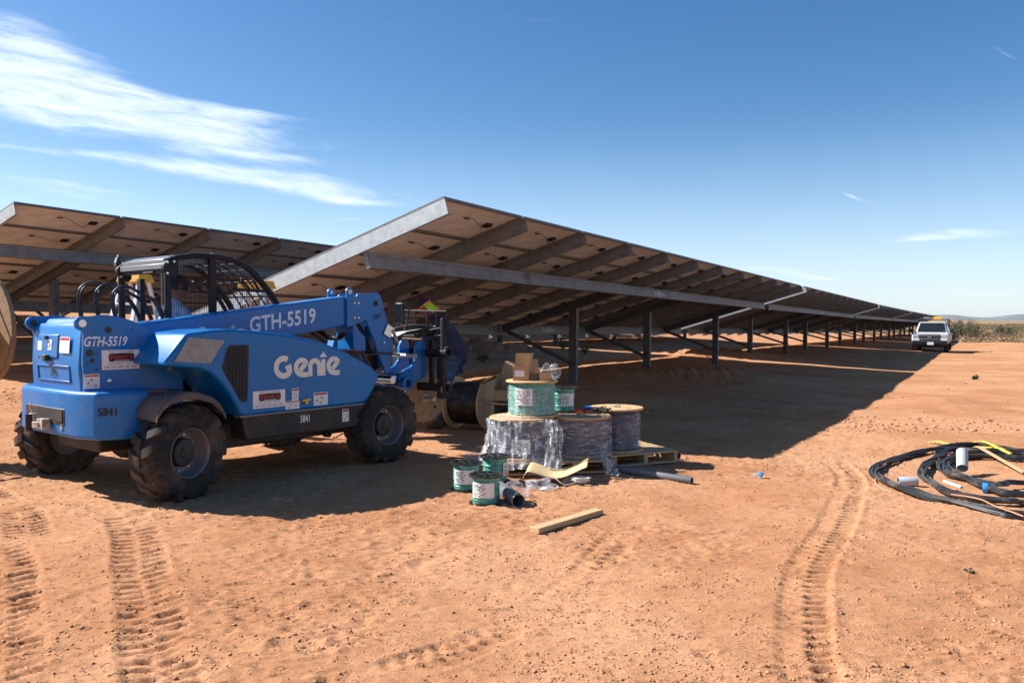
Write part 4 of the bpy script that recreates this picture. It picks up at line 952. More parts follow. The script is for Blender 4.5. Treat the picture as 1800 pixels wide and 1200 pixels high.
ns.modifiers.new('thick', 'SOLIDIFY').thickness = .004
mb = MB(); mb.tube([p_ + V(0,0,-.002) for p_ in vs[-nw:]], .007, 6); mb.build('shade_hem', M['hi_orange'], cap)

# the operator in the cab, seen from behind through the guard
OP = bpy.data.objects.new('person', None); COL.objects.link(OP); OP.location = T.matrix_basis @ V(-.46,.50,1.33); OP.rotation_euler = (0,0,R(51.5))
tag(OP, 'dark-haired operator in a pale blue shirt sitting in the cab of the blue machine', 'person')
skinned('shirt', [(V(-.02,0,.0),(.17,.15)),(V(-.03,0,.16),(.165,.14)),(V(.02,0,.34),(.185,.13)),(V(.05,0,.43),(.08,.08)),(V(.07,0,.47),(.062,.062)),
                  (V(.03,-.21,.34),.078),(V(.10,-.27,.12),.066),(V(.30,-.22,.07),.055),(V(.03,.21,.34),.078),(V(.10,.27,.12),.066),(V(.30,.22,.07),.055)],
        [(0,1),(1,2),(2,3),(3,4),(2,5),(5,6),(6,7),(2,8),(8,9),(9,10)], 'shirt_blue', OP)
skinned('body', [(V(.05,0,.42),.055),(V(.08,0,.50),.052),(V(.10,0,.56),.05)], [(0,1),(1,2)], 'skin', OP)
skinned('trousers', [(V(0,0,.03),.14),(V(.05,-.1,.04),.10),(V(.42,-.12,.06),.075),(V(.5,-.12,-.3),.06),(V(.05,.1,.04),.10),(V(.42,.12,.06),.075),(V(.5,.12,-.3),.06)], [(0,1),(1,2),(2,3),(0,4),(4,5),(5,6)], 'denim', OP)
hc2 = V(.115,0,.60); hm2, f2, u2, l2 = head_mesh(hc2, V(.95,-.2,-.15), V(0,0,1)); hd2 = hm2.build('head', M['skin'], OP, angle=80); face_bits(hc2, f2, u2, l2, 1, hd2)
dome(hc2+u2*.01-f2*.012, f2, u2, l2, .108, .088, .122, -.42, 'hair', 'hair', OP)
hand((.32,-.22,.07), (.8,.35,.1), (0,0,-1), OP); hand((.32,.22,.07), (.8,-.35,.1), (0,0,-1), OP)

# ------------------------------------------------------------------ stepladders behind the machine
def ladder(x, y, top, rz, label):
    g0 = gz(x, y); h_ = top - g0
    t = thing('stepladder', label, 'ladder', (x, y, g0), rz, 'stepladders behind the machine')
    mb = MB(); mb.add([(-.22,-.12,h_-.11),(.22,-.12,h_-.11),(.25,.13,h_-.11),(-.25,.13,h_-.11),(-.20,-.10,h_),(.20,-.10,h_),(.22,.10,h_),(-.22,.10,h_)], [(0,3,2,1),(4,5,6,7),(0,1,5,4),(1,2,6,5),(2,3,7,6),(3,0,4,7)])
    mb.build('top_cap', M['ladder_yellow'], t, bevel=.012)
    for sx in (-1, 1):
        for sy, ft in ((-1,.62),(1,.58)):
            a_, b_ = V(sx*.17, sy*.07, h_-.06), V(sx*(.17+.11*h_/2.2), sy*ft, 0); mb = MB()
            D = b_-a_; mb.ext([(-.035,-.012),(.035,-.012),(.035,.012),(-.035,.012)], a_, (1,0,0), D.cross(Vector((1,0,0))).normalized(), D); mb.build('side_rail', M['ladder_rail'], t, bevel=.004, segs=1)
            mb = MB(); mb.box(b_+V(0,0,.03), (.09,.05,.06)); mb.build('foot', M['black_plastic'], t, bevel=.006)
    for k in range(1, 7):
        f_ = k/7.3; zz = (h_-.06)*f_; w_ = .17+.11*h_/2.2*(1-f_); yy = -(.07+(.62-.07)*(1-f_))
        mb = MB(); mb.box((0,yy,zz), (2*w_-.03,.085,.028)); mb.build('step', M['ladder_rail'], t, bevel=.004, segs=1)
        if k in (2, 4, 6):
            mb = MB(); mb.cyl((-w_,-yy*.94,zz),(w_,-yy*.94,zz),.013,8); mb.build('cross_bar', M['ladder_rail'], t)
    for sx in (-1, 1):
        mb = MB(); mb.box((sx*.215,0,h_*.55), (.008,.5,.025)); mb.build('spreader', M['ladder_rail'], t)
ladder(-5.30, 11.2, 2.21, R(-22), 'yellow-topped stepladder seen behind the hose loops of the machine')
ladder(-3.58, 11.15, 2.12, R(-10), 'yellow-topped stepladder seen through the front of the cab guard')

# ------------------------------------------------------------------ cable reels
def flange_mesh(r, th, hole, m, planks=0, bolts=0):
    """round board flange with its axis along z, bottom face at 0"""
    mb = MB(); n = 44
    mb.lathe([(hole,0),(r-.006,0),(r,.006),(r,th-.006),(r-.006,th),(hole,th)], (0,0,0), (0,0,1), n, closed=True)
    return mb.mesh('flange', M[m], angle=30)
def reel(name, label, c, axis, r, width, core, wound, wire, wood, group=None, th=.03, roll=0, planks=False, coarse=.02, spindle=0):
    """wooden reel standing or lying: c = middle, axis = unit direction"""
    A = Vector(axis).normalized(); q = A.to_track_quat('Z', 'Y').to_matrix().to_4x4()
    t = thing(name, label, 'cable reel', (0,0,0), group=group); t.matrix_basis = Matrix.Translation(Vector(c)) @ q @ Matrix.Rotation(roll, 4, 'Z')
    fm = flange_mesh(r, th, .035, wood)
    for sg in (-1, 1):
        f = obj('flange', fm, t, (0,0,-width/2 if sg < 0 else width/2-th))
        for k in range(3):
            a = 2*math.pi*k/3+.4; mb = MB(); e_ = -width/2-.0015 if sg < 0 else width/2+.0015
            mb.lathe([(0,0),(.020,0)], (math.cos(a)*r*.62,math.sin(a)*r*.62,e_), (0,0,1), 14); mb.build('bolt_hole', M['black_print'], t, smooth=False, fix=False)
        mb = MB(); mb.ring((0,0,(-width/2-.004) if sg < 0 else (width/2+.004)), (0,0,1), .035, .05, .012, 20); mb.build('arbor_bush', M['galv'], t)
        if planks:   # board joints stand proud as separate boards on the outer and inner faces
            w_ = 2*r/7
            for k in range(7):
                x0 = -r+k*w_+.003; x1 = x0+w_-.006; xm = max(abs(x0),abs(x1)); ymax = math.sqrt(max(0,(r-.012)**2-xm**2))
                if ymax < .05: continue
                ya, yb = math.sqrt(max(0,(r-.012)**2-x0**2)), math.sqrt(max(0,(r-.012)**2-x1**2))
                for zf in ((-width/2-.012,-width/2-.001) if sg < 0 else (width/2+.001,width/2+.012), (-width/2+th+.001,-width/2+th+.010) if sg < 0 else (width/2-th-.010,width/2-th-.001)):
                    mb = MB(); mb.xy([(x0,-ya),(x1,-yb),(x1,yb),(x0,ya)], zf[0], zf[1]); mb.build('plank', M[wood], t, smooth=False)
    mb = MB(); mb.cyl((0,0,-width/2+th),(0,0,width/2-th),core,24); mb.build('drum', M[wood], t)
    if wound:
        mb = MB(); w_ = width-2*th-.01; n = max(4, int(w_/coarse)); pr = []
        for k in range(n):
            z0 = -w_/2 + w_*k/n; zc = w_/n; rr = wound + rng.uniform(-.35,.35)*coarse*.35
            pr += [(rr-coarse*.28, z0+zc*.04), (rr, z0+zc*.3), (rr, z0+zc*.7), (rr-coarse*.28, z0+zc*.96)]
        pr = [(core*.9,-w_/2)]+pr+[(core*.9,w_/2)]
        mb.lathe(pr, (0,0,0), (0,0,1), 44); wr = mb.build('wound_cable', M[wire], t, angle=60)
    if spindle:
        sp_ = spindle if isinstance(spindle, tuple) else (-spindle, spindle); mb = MB(); mb.cyl((0,0,sp_[0]),(0,0,sp_[1]),.03,16); mb.build('spindle', M['galv'], t)
    return t
# large reel on a jack stand at the left edge
c = V(-6.01, 9.0, 1.47); ax = V(-.5,-.87,0)
reel('cable_reel', 'large empty plank reel at the left edge, its inner face half in sun', c + ax*.34, ax, .65, .78, .26, 0, None, 'old_wood', planks=True, th=.05, roll=.6, spindle=(-.41,1.30))
sx, sy = c.x+ax.x*.34, c.y+ax.y*.34
st = thing('reel_stand', 'black steel jack stands holding up the large plank reel', 'stand', (sx, sy, gz(sx, sy)), math.atan2(ax.y, ax.x))
for s_ in (-1, 1):
    hgt = 1.47-st.location.z; xx = .86 + s_*.30
    for yy in (-.42,.42):
        mb = MB(); mb.cyl((xx,yy*.7-.1,.0),(xx,-.02,hgt-.03),.022,8); mb.build('leg', M['black_steel'], st)
    mb = MB(); mb.box((xx,-.08,.02),(.08,.66,.04)); mb.build('foot_plate', M['black_steel'], st)
    mb = MB(); mb.ring((xx,0,hgt), (1,0,0), .032,.055,.05,18); mb.build('cradle', M['black_steel'], st)
# reel of black cable standing behind the spool pile
reel('cable_reel', 'wooden reel of black cable standing on the dirt beside the worker', V(-.57,11.60,gz(-.57,11.60)+.385), V(.88,-.47,0), .385, .60, .12, .305, 'black_cable', 'wood', th=.03, coarse=.028, roll=.3)
# reel hung from the forks on a pipe
ck = T.matrix_basis @ V(2.98,-.42,.565)
reel('cable_reel', 'battered wooden reel hanging from the machine forks below the carriage', V(-1.27, 10.66, .545), V(.62,-.78,0), .315, .40, .11, 0, None, 'old_wood', th=.04, roll=1.0, spindle=.42)

# ------------------------------------------------------------------ the spool pile
def pallet(name, x, y, rz, L, Wd, label, group='pallets under the spools'):
    t = thing(name, label, 'pallet', (x, y, gz(x, y)+.004), rz, group)
    for k in range(7):
        yy = -Wd/2+.045+k*(Wd-.09)/6; mb = MB(); mb.box((rng.uniform(-.006,.006), yy, .122), (L,.085,.018)); mb.build('deck_board', M['lumber'], t, smooth=False)
    for xx in (-L/2+.03, 0, L/2-.03):
        mb = MB(); mb.box((xx,0,.066),(.045,Wd,.092)); mb.build('stringer', M['lumber'], t, smooth=False)
    for k in range(3):
        yy = -Wd/2+.05+k*(Wd-.1)/2; mb = MB(); mb.box((0,yy,.011),(L,.09,.018)); mb.build('bottom_board', M['lumber'], t, smooth=False)
    return t
pallet('pallet', .40, 8.40, R(10), 1.12, .80, 'wooden pallet under the two shrink-wrapped reels')
pallet('pallet', 1.30, 8.98, R(24), .84, .78, 'wooden pallet under the bare reel at the right of the pile', None or 'pallets under the spools')
def vreel(x, y, z0, r, h_, wound, wire, label, wood='ply', coarse=.018, core=None, tilt=(0,0,1)):
    return reel('wire_reel', label, V(x, y, z0+h_/2), V(*tilt), r, h_, core or wound*.5, wound, wire, wood, th=.022, coarse=coarse, roll=rng.uniform(0,6))
gp_ = gz(.4, 8.36)+.135
vreel(.10, 8.31, gp_, .335, .42, .295, 'bluegrey_wire', 'left of the two wrapped reels on the pallet, under loose clear plastic')
vreel(.735, 8.47, gp_, .32, .415, .295, 'bluegrey_wire', 'right of the two wrapped reels on the pallet, tightly shrink-wrapped')
gp2 = gz(1.30, 8.98)+.135
vreel(1.16, 8.86, gp2, .305, .475, .25, 'bluegrey_wire', 'bare wooden reel of dark wire on the right-hand pallet')
vreel(.21, 8.36, gp_+.421, .275, .375, .24, 'green_wire', 'wooden reel of green wire on top of the wrapped reel', coarse=.014)
# films
def wrap(label, name, x, y, z0, h_, r, m, a0_=0, a1_=360, flare=0.0, seed=1, foot=0.0, waves=9):
    mb = MB(); nu, nv_ = 26, 90; vs = []; rg = random.Random(seed); ph = [rg.uniform(0,6.3) for _ in range(8)]
    for i in range(nu+1):
        t_ = i/nu
        for k in range(nv_+1):
            a = R(a0_+(a1_-a0_)*k/nv_)
            cr = .012*math.sin(a*waves+ph[0]+2*t_)+.010*math.sin(a*waves*2.3+ph[1]-5*t_)+.007*math.sin(a*37+ph[2]+9*t_)+.006*math.sin(t_*23+a*5+ph[3])
            rr = r + cr*(.5+flare*3) + flare*max(0,.75-t_)**1.5 + .012
            zz = z0 + h_*t_ + .012*math.sin(a*6+ph[4])*(1-t_)
            if t_ > .93: rr -= (t_-.93)/.07*.16; zz -= .0
            vs.append((x+math.cos(a)*rr, y+math.sin(a)*rr, zz))
    w_ = nv_+1
    mb.add(vs, [(i*w_+k, i*w_+k+1, (i+1)*w_+k+1, (i+1)*w_+k) for i in range(nu) for k in range(nv_)])
    return tag(mb.build(name, M[m], fix=False, angle=30), label, 'plastic film')
wrap('loose crinkled clear plastic draped over the left wrapped reel', 'plastic_wrap', .10, 8.31, gp_-.06, .50, .335, 'film_loose', 150, 325, .17, 3)
wrap('tight shrink film round the right wrapped reel', 'plastic_wrap', .735, 8.47, gp_-.02, .445, .312, 'film_tight', 0, 360, .01, 5)
wrap('clear film round the green wire reel', 'plastic_wrap', .21, 8.36, gp_+.43, .33, .238, 'film_clear', 0, 360, .0, 8)
wrap('clear film round the bare reel on the right-hand pallet', 'plastic_wrap', 1.16, 8.86, gp2+.02, .42, .250, 'film_clear', 0, 360, 0, 9)
def drape(label, path, width, m, seed, up=.02):
    """a bunched strip of film hanging along a path"""
    rg = random.Random(seed); pts = bez(path, 8); mb = MB(); nw = 9; vs = []; n = len(pts)
    for i, p in enumerate(pts):
        for k in range(nw):
            s_ = (k/(nw-1)-.5); vs.append(p + V(s_*width*(1+.6*i/n), .03*math.sin(k*2.3+i*.35+seed)-.02, .012*math.sin(k*1.9+i*.8)))
    mb.add(vs, [(i*nw+k, i*nw+k+1, (i+1)*nw+k+1, (i+1)*nw+k) for i in range(n-1) for k in range(nw-1)])
    return tag(mb.build('plastic_wrap', M[m], fix=False, angle=25), label, 'plastic film')
drape('bunched tail of clear plastic hanging between the two wrapped reels', [(.40,8.02,gp_+.42),(.43,7.95,gp_+.30),(.42,7.90,gp_+.12),(.40,7.84,gp_-.03),(.36,7.78,gp_-.10)], .13, 'film_loose', 2)
drape('ragged film tail hanging at the right front corner of the pallet', [(.93,8.14,gp_+.18),(.96,8.08,gp_+.05),(.99,8.0,gp_-.06),(1.0,7.9,gp_-.12)], .10, 'film_loose', 6)
def crumple(label, x, y, r, m, seed, sq=.6, n=3, name='plastic_scrap', cat='plastic film', z0=0):
    bm = bmesh.new(); bmesh.ops.create_icosphere(bm, subdivisions=n, radius=1); rg = random.Random(seed)
    o1 = [(rg.uniform(-3,3), rg.uniform(-3,3), rg.uniform(-3,3), rg.uniform(0,6)) for _ in range(7)]
    for v in bm.verts:
        k = 1+sum(.16*math.sin(a*v.co.x*1.6+b*v.co.y*1.6+c_*v.co.z*1.6+d_) for a, b, c_, d_ in o1)+rg.uniform(-.1,.1)
        v.co = Vector((v.co.x*r*k, v.co.y*r*k*.8, max(-.25,v.co.z)*r*k*sq))
    me = bpy.data.meshes.new(name); bm.to_mesh(me); bm.free(); me.materials.append(M[m])
    return tag(obj(name, me, None, (x, y, gz(x, y)+.25*r*sq+z0)), label, cat)
crumple('crumpled white plastic film behind the front green spool', .05, 7.12, .11, 'film_loose', 4, .9)
crumple('flattened clear film spilling from under the kraft sheet', .26, 7.42, .13, 'film_loose', 11, .45)
crumple('small twist of film on the dirt left of the wrapped reels', -.42, 8.9, .09, 'film_loose', 13, .8)
crumple('film bunched under the near edge of the pallet', .62, 7.66, .11, 'film_loose', 17, .45)
# dark plastic spool with a white label on the pallet load
def plastic_spool(x, y, z0, r, h_, label, seed, wire='green_wire', lab=(-100, 42), group='green wire spools on the dirt'):
    t = thing('wire_spool', label, 'wire spool', (x, y, z0), seed*.7, group); rg = random.Random(seed)
    for k, zz in enumerate((0, h_-.012)):
        mb = MB(); mb.ring((0,0,zz+.006),(0,0,1), r*.86, r, .014, 36); mb.ring((0,0,zz+.006),(0,0,1), r*.18, r*.36, .014, 24)
        for j in range(8):
            a = 2*math.pi*j/8; mb.box((math.cos(a)*r*.61,math.sin(a)*r*.61,zz+.006), (r*.56,.022,.010), (0,0,a))
        mb.build('flange', M['black_plastic'], t, smooth=False)
    mb = MB(); pr = [(r*.4,.012)]; n = 11
    for j in range(n):
        z_ = .014+(h_-.03)*j/n; d_ = (h_-.03)/n; rr = r*.80+rg.uniform(-.004,.004); pr += [(rr-.004,z_+d_*.05),(rr,z_+d_*.4),(rr-.004,z_+d_*.95)]
    pr += [(r*.4,h_-.013)]; mb.lathe(pr, (0,0,0), (0,0,1), 36); mb.build('wound_wire', M[wire], t, angle=60)
    mb = MB(); rr = r*.80+.007; z1, z2 = h_*.28, h_*.78; n = 8; a0_, aw = lab
    base = R(a0_)-seed*.7; vs = []
    for j in range(n+1):
        a = base+R(aw)*(j/n*2-1); vs += [(math.cos(a)*rr,math.sin(a)*rr,z1),(math.cos(a)*rr,math.sin(a)*rr,z2)]
    mb.add(vs, [(2*j,2*j+2,2*j+3,2*j+1) for j in range(n)]); mb.build('paper_label', M['sticker'], t, fix=False)
    mb = MB()
    for j in range(8):
        zz = z1+(z2-z1)*(.10+.105*j); a1 = base-R(aw)*.8; a2 = base+R(aw)*(.0+.15*(j % 3)); rq = rr+.0012; m_ = 6
        for i in range(m_):
            if rg.random() < .25: continue
            p_, q_ = a1+(a2-a1)*i/m_, a1+(a2-a1)*(i+.8)/m_
            mb.add([(math.cos(p_)*rq,math.sin(p_)*rq,zz),(math.cos(q_)*rq,math.sin(q_)*rq,zz),(math.cos(q_)*rq,math.sin(q_)*rq,zz+.006),(math.cos(p_)*rq,math.sin(p_)*rq,zz+.006)], [(0,1,2,3)])
    mb.build('label_print', M['black_print'], t, fix=False, smooth=False)
    return t
plastic_spool(-.225, 6.86, gz(-.225,6.86)+.004, .150, .255, 'front of the three green wire spools on the dirt', 1, lab=(-102,48))
plastic_spool(-.425, 7.36, gz(-.425,7.36)+.004, .150, .255, 'leftmost of the three green wire spools on the dirt', 2, lab=(-100,45))
plastic_spool(-.165, 7.70, gz(-.165,7.70)+.004, .150, .255, 'rear of the three green wire spools, beside the plastic-draped reel', 3, lab=(-20,30))
plastic_spool(.565, 8.72, gp_+.420, .150, .27, 'dark-rimmed wire spool with white label on top of the pallet load', 4, lab=(-72,36), group='wire spools on the pile')
mb = MB()   # a white paper label on the big reels
def curved_label(x, y, r, z1, z2, a0_, aw, label):
    mb = MB(); n = 10; vs = []
    for j in range(n+1):
        a = R(a0_-aw+2*aw*j/n); vs += [(math.cos(a)*r,math.sin(a)*r,0),(math.cos(a)*r,math.sin(a)*r,z2-z1)]
    mb.add(vs, [(2*j,2*j+2,2*j+3,2*j+1) for j in range(n)]); mb.cur = 1; rg = random.Random(int(a0_*7))
    for j in range(7):
        zz = (z2-z1)*(.10+.12*j)
        for i in range(9):
            if rg.random() < .3: continue
            p_, q_ = R(a0_-aw*.85+aw*1.6*i/9), R(a0_-aw*.85+aw*1.6*(i+.75)/9); rq = r+.0015
            mb.add([(math.cos(p_)*rq,math.sin(p_)*rq,zz),(math.cos(q_)*rq,math.sin(q_)*rq,zz),(math.cos(q_)*rq,math.sin(q_)*rq,zz+.009),(math.cos(p_)*rq,math.sin(p_)*rq,zz+.009)], [(0,1,2,3)])
    return tag(mb.build('paper_label', [M['sticker'], M['black_print']], None, (x, y, z1), fix=False), label, 'label')
curved_label(.21, 8.36, .252, gp_+.55, gp_+.72, -112, 22, 'white paper label on the green wire reel')
curved_label(.10, 8.31, .322, gp_+.07, gp_+.22, -92, 17, 'white paper label on the left wrapped reel')
curved_label(1.16, 8.86, .262, gp2+.20, gp2+.34, -158, 12, 'white paper label on the bare reel')
# boxes on top
def carton(label, x, y, z0, w, d_, h_, rz, flaps=(), paper=True):
    t = thing('carton', label, 'carton', (x, y, z0), rz, 'cartons on the spool pile'); th = .005
    mb = MB(); mb.bx(-w/2,w/2,-d_/2,-d_/2+th,0,h_); mb.bx(-w/2,w/2,d_/2-th,d_/2,0,h_); mb.bx(-w/2,-w/2+th,-d_/2+th,d_/2-th,0,h_); mb.bx(w/2-th,w/2,-d_/2+th,d_/2-th,0,h_); mb.bx(-w/2+th,w/2-th,-d_/2+th,d_/2-th,0,th)
    if not flaps: mb.bx(-w/2+th,w/2-th,-d_/2+th,d_/2-th,h_-th,h_)
    mb.build('box_body', M['cardboard'], t, smooth=False)
    for side, ang, ln in flaps:
        mb = MB()
        if side in 'LR':
            s_ = -1 if side == 'L' else 1; O = V(s_*w/2,-d_/2,h_); D = V(s_*math.sin(R(ang)),0,math.cos(R(ang)))*ln
            mb.ext([(0,0),(d_,0),(d_,.004),(0,.004)], O, (0,1,0), V(-s_,0,0), D)
        else:
            s_ = -1 if side == 'F' else 1; O = V(-w/2,s_*d_/2,h_); D = V(0,s_*math.sin(R(ang)),math.cos(R(ang)))*ln
            mb.ext([(0,0),(w,0),(w,.004),(0,.004)], O, (1,0,0), V(0,-s_,0), D)
        mb.build('flap', M['cardboard'], t, smooth=False)
    if paper:
        mb = MB(); mb.bx(-w*.38,w*.22,-d_/2-.0015,-d_/2-.0003,h_*.30,h_*.72); l_ = mb.build('shipping_label', M['sticker'], t, smooth=False)
        mb = MB()
        for k in range(3): mb.bx(-w*.33,w*.1,-d_/2-.002,-d_/2-.0016,h_*(.38+.1*k),h_*(.41+.1*k))
        mb.build('label_print', M['grey_print'], l_, smooth=False)
zt = gp_+.421+.377
carton('open carton with raised flaps on the green wire reel', .105, 8.33, zt, .165, .20, .145, R(-8), (('L',62,.10),('B',8,.13),('R',12,.135)))
carton('low closed carton between two others on the green wire reel', .265, 8.42, zt, .16, .14, .075, R(3), (), False)
carton('flat open carton leaning on the tall one on the green wire reel', .20, 8.50, zt, .20, .12, .11, R(12), (('B',20,.10),('L',40,.08)), False)
carton('small closed carton at the right rim of the green wire reel', .345, 8.25, zt, .115, .11, .085, R(-4), (), False)
crumple('clear plastic bag propped on the small carton', .40, 8.40, .08, 'film_loose', 21, 1.6, name='plastic_bag', z0=zt-gz(.40,8.40)+.02, cat='plastic bag')
# broken carton leaning behind the black cable reel
t = thing('carton', 'torn open carton slumped between the black cable reel and the pile', 'carton', (-.07, 11.05, gz(-.06,11.1)+.465), R(-14), 'cartons on the spool pile')
t.rotation_euler = (R(-6), R(4), R(-14)); cw, cd, ch = .34, .32, .36
vreel(-.05, 11.1, gz(-.06,11.1)+.004, .27, .45, .20, 'black_cable', 'wooden reel behind the pile, under the torn carton', 'wood')
for poly, O, U_, W_ in (([(0,0),(cw,0),(cw,ch),(0,ch)], (-cw/2,cd/2,0), (1,0,0), (0,0,1)), ([(0,0),(cd,0),(cd,ch),(0,ch*.85)], (cw/2,-cd/2,0), (0,1,0), (0,0,1)), ([(0,0),(cd,0),(cd,ch),(cd*.5,ch*1.04),(.03,ch*.7)], (-cw/2,-cd/2,0), (0,1,0), (0,0,1)),
                        ([(0,0),(cw,0),(cw,ch*.34),(cw*.6,ch*.42),(0,ch*.38)], (-cw/2,-cd/2,0), (1,0,0), (0,0,1)), ([(0,0),(cd*.9,0),(cd*.7,.24),(cd*.2,.27)], (-cw/2,-cd/2+.02,ch*.95), (0,1,0), (-.80,-.1,-.55)), ([(0,0),(cw,0),(cw*.95,.20),(.04,.22)], (-cw/2,cd/2,ch), (1,0,0), (0,.35,.9)),
                        ([(0,0),(cw-.01,0),(cw-.01,cd-.01),(0,cd-.01)], (-cw/2+.005,-cd/2+.005,.004), (1,0,0), (0,1,0))):
    mb = MB(); U_, W_ = Vector(U_).normalized(), Vector(W_).normalized(); mb.ext(poly, V(*O), U_, W_, U_.cross(W_)*.006); mb.build('carton_wall', M['cardboard'], t, smooth=False)
# caps, ties
for x, y, m, lab in ((.70,8.36,'red_cap','red tape roll on the wrapped reel'),(.80,8.40,'red_cap','red tape roll under the blue one on the wrapped reel'),(.80,8.40,'blue_tape','blue tape roll on the wrapped reel')):
    mb = MB(); zz = gp_+.448+(.035 if m == 'blue_tape' else 0); mb.ring((0,0,.015),(0,0,1),.022,.045,.03,24); tag(mb.build('tape_roll', M[m], None, (x, y, zz)), lab, 'tape', 'tape rolls on the pile')
mb = MB(); rg = random.Random(3)
for k in range(46):
    p_ = V(rg.uniform(-.13,.15), rg.uniform(-.06,.07), .01+.035*rg.random()); mb.tube(bez([p_, p_+V(rg.uniform(-.06,.06),rg.uniform(-.05,.05),.02), p_+V(rg.uniform(-.1,.1),rg.uniform(-.08,.08),rg.uniform(-.02,.01))],3), .004, 4)
tag(mb.build('cable_ties', M['black_plastic'], None, (.88, 8.40, gp_+.446)), 'tangle of black cable ties on the right wrapped reel', 'cable ties')
# kraft sheet over the pallet edge
mb = MB(); nu, nv_ = 30, 8; vs = []
for i in range(nu+1):
    s_ = i/nu; x = .06+.66*s_; zz = .085+.045*math.sin(s_*6.0+1.35)+.03*s_; 
    if s_ < .12: x += (.12-s_)*.35; zz -= (.12-s_)*.55
    for k in range(nv_+1): v_ = k/nv_; vs.append((x+.05*v_, 7.50+.34*v_+.10*s_, zz+.03*v_))
mb.add(vs, [(i*9+k, i*9+k+1, (i+1)*9+k+1, (i+1)*9+k) for i in range(nu) for k in range(nv_)])
o = mb.build('kraft_sheet', M['kraft'], None, (0,0,gz(.4,7.6)+.01), angle=80); o.modifiers.new('thick','SOLIDIFY').thickness = .004
tag(o, 'wavy tan kraft board sheet lying against the front of the pallet', 'cardboard')
mb = MB(); rg = random.Random(9)
for k in range(26):
    a = rg.uniform(0,6.28); mb.tube(bez([V(0,0,.05)+V(math.cos(a+j*1.2)*(.045+.012*j),math.sin(a+j*1.2)*.05,.015*math.sin(k+j)) for j in range(5)],4), .004, 4)
mb.tube(bez([(-.05,0,.02),(-.16,-.06,.01),(-.24,-.03,.06),(-.26,.02,.10)],5), .005, 5)
tag(mb.build('rope', M['rope'], None, (.66, 7.55, gz(.66,7.55))), 'tangled white rope under the kraft sheet', 'rope')
# conduits, plank, rubbish
def pipe(label, a_, b_, r, m, za=None, zb=None, name='conduit', wall=.006):
    A_ = V(a_[0],a_[1],(gz(*a_)+r if za is None else za)); B_ = V(b_[0],b_[1],(gz(*b_)+r if zb is None else zb)); mid = (A_+B_)/2
    mb = MB(); D = B_-A_; L_ = D.length; mb.lathe([(r-wall,-L_/2),(r-.001,-L_/2),(r,-L_/2+.002),(r,L_/2-.002),(r-.001,L_/2),(r-wall,L_/2)], (0,0,0), D, 22, closed=True)
    return tag(mb.build(name, M[m], None, mid), label, 'pipe')
pipe('short fat grey conduit stub lying beside the front green spool', (-.115,7.22), (.055,6.72), .058, 'conduit')
pipe('long dark grey conduit lying on the dirt right of the pile', (.98,8.28), (1.74,7.66), .034, 'conduit')
pipe('short grey pipe lying by the corner of the right pallet', (1.62,9.55), (1.90,9.06), .040, 'conduit')
mb = MB(); L_ = .80; mb.box((0,0,.0),(L_,.088,.042)); d_ = V(.70-.17,6.42-5.84,0); xm, ym = .435, 6.13
tag(mb.build('timber', M['lumber'], None, (xm, ym, gz(xm,ym)+.028), (0,0,math.atan2(d_.y,d_.x)), bevel=.003, segs=1), 'short pale timber batten lying alone on the dirt', 'timber')
mb = MB(); mb.tube(bez([(-.055,0,0),(-.03,.008,.01),(0,0,-.004),(.03,.01,.008),(.05,0,.0)],3), [.02,.027,.022,.027,.025,.028,.022,.02,.025,.02,.012,.010,.010], 9); tag(mb.build('crushed_bottle', M['film_loose'], None, (2.50,8.02,gz(2.50,8.02)+.03), (0,0,.6)), 'crushed clear plastic bottle with a blue wrapper on the dirt', 'bottle')
mb = MB(); mb.box((0,0,0),(.045,.03,.05),(.4,.2,.3)); bo = bpy.data.objects['crushed_bottle']; mb.build('bottle_wrapper', M['blue_tape'], bo, (.03,0,.01))

# ------------------------------------------------------------------ coil of black cable at the right
def pg(zx, zy):   # reading of the photograph turned into a spot on the level ground
    px, py = 1520+zx/6.43, 750+zy/6.43; d = 1.57*1400/(py-563); return ((px-900)/1400*d, d)
coil = thing('cable_coil', 'big loose coil of twisted black cables on the dirt at right', 'cable', (5.9, 7.9, gz(5.9,7.9)))
def loop(px, right, nst, r, br, seed, cz=0):
    p = [pg(*q) for q in px] + right; p = [V(a-5.9, b-7.9, gz(a, b)-gz(5.9,7.9)+br+.004+cz) for a, b in p]
    path = bez(p+[p[0]], 9); rg = random.Random(seed); n = len(path); S_ = [0]
    for i in range(1, n): S_.append(S_[-1]+(path[i]-path[i-1]).length)
    for k in range(nst):
        ph, tw = 2*math.pi*k/nst, rg.uniform(2.2,3.4); pts = []; wob = rg.uniform(0,6)
        for i in range(n):
            t_ = (path[min(i+1,n-1)]-path[max(i-1,0)]).normalized(); nn = V(-t_.y,t_.x,0)
            rr = br*(.75+.35*math.sin(S_[i]*1.3+wob)); a = ph+S_[i]*tw
            pts.append(path[i]+nn*math.cos(a)*rr*1.35+V(0,0,1)*math.sin(a)*rr*.75)
        mb = MB(); mb.tube(pts, r, 7); mb.build('cable', M['field_cable'], coil)
loop([(1800,235),(1500,190),(1250,172),(1000,195),(800,240),(550,290),(330,350),(180,440),(125,515),(200,605),(330,685),(560,775),(800,838),(1000,885),(1300,960),(1600,1030),(1800,1070)], [(4.9,5.7),(6.3,6.0),(7.6,7.2),(8.1,8.8),(7.4,10.2)], 7, .0118, .034, 1)
loop([(1800,262),(1500,262),(1300,272),(1100,250),(985,255),(880,310),(760,400),(690,480),(665,560),(740,650),(930,755),(1150,828),(1400,880),(1700,905),(1800,905)], [(5.3,6.2),(6.6,6.6),(7.3,7.8),(7.5,9.2)], 7, .0118, .033, 2, .012)
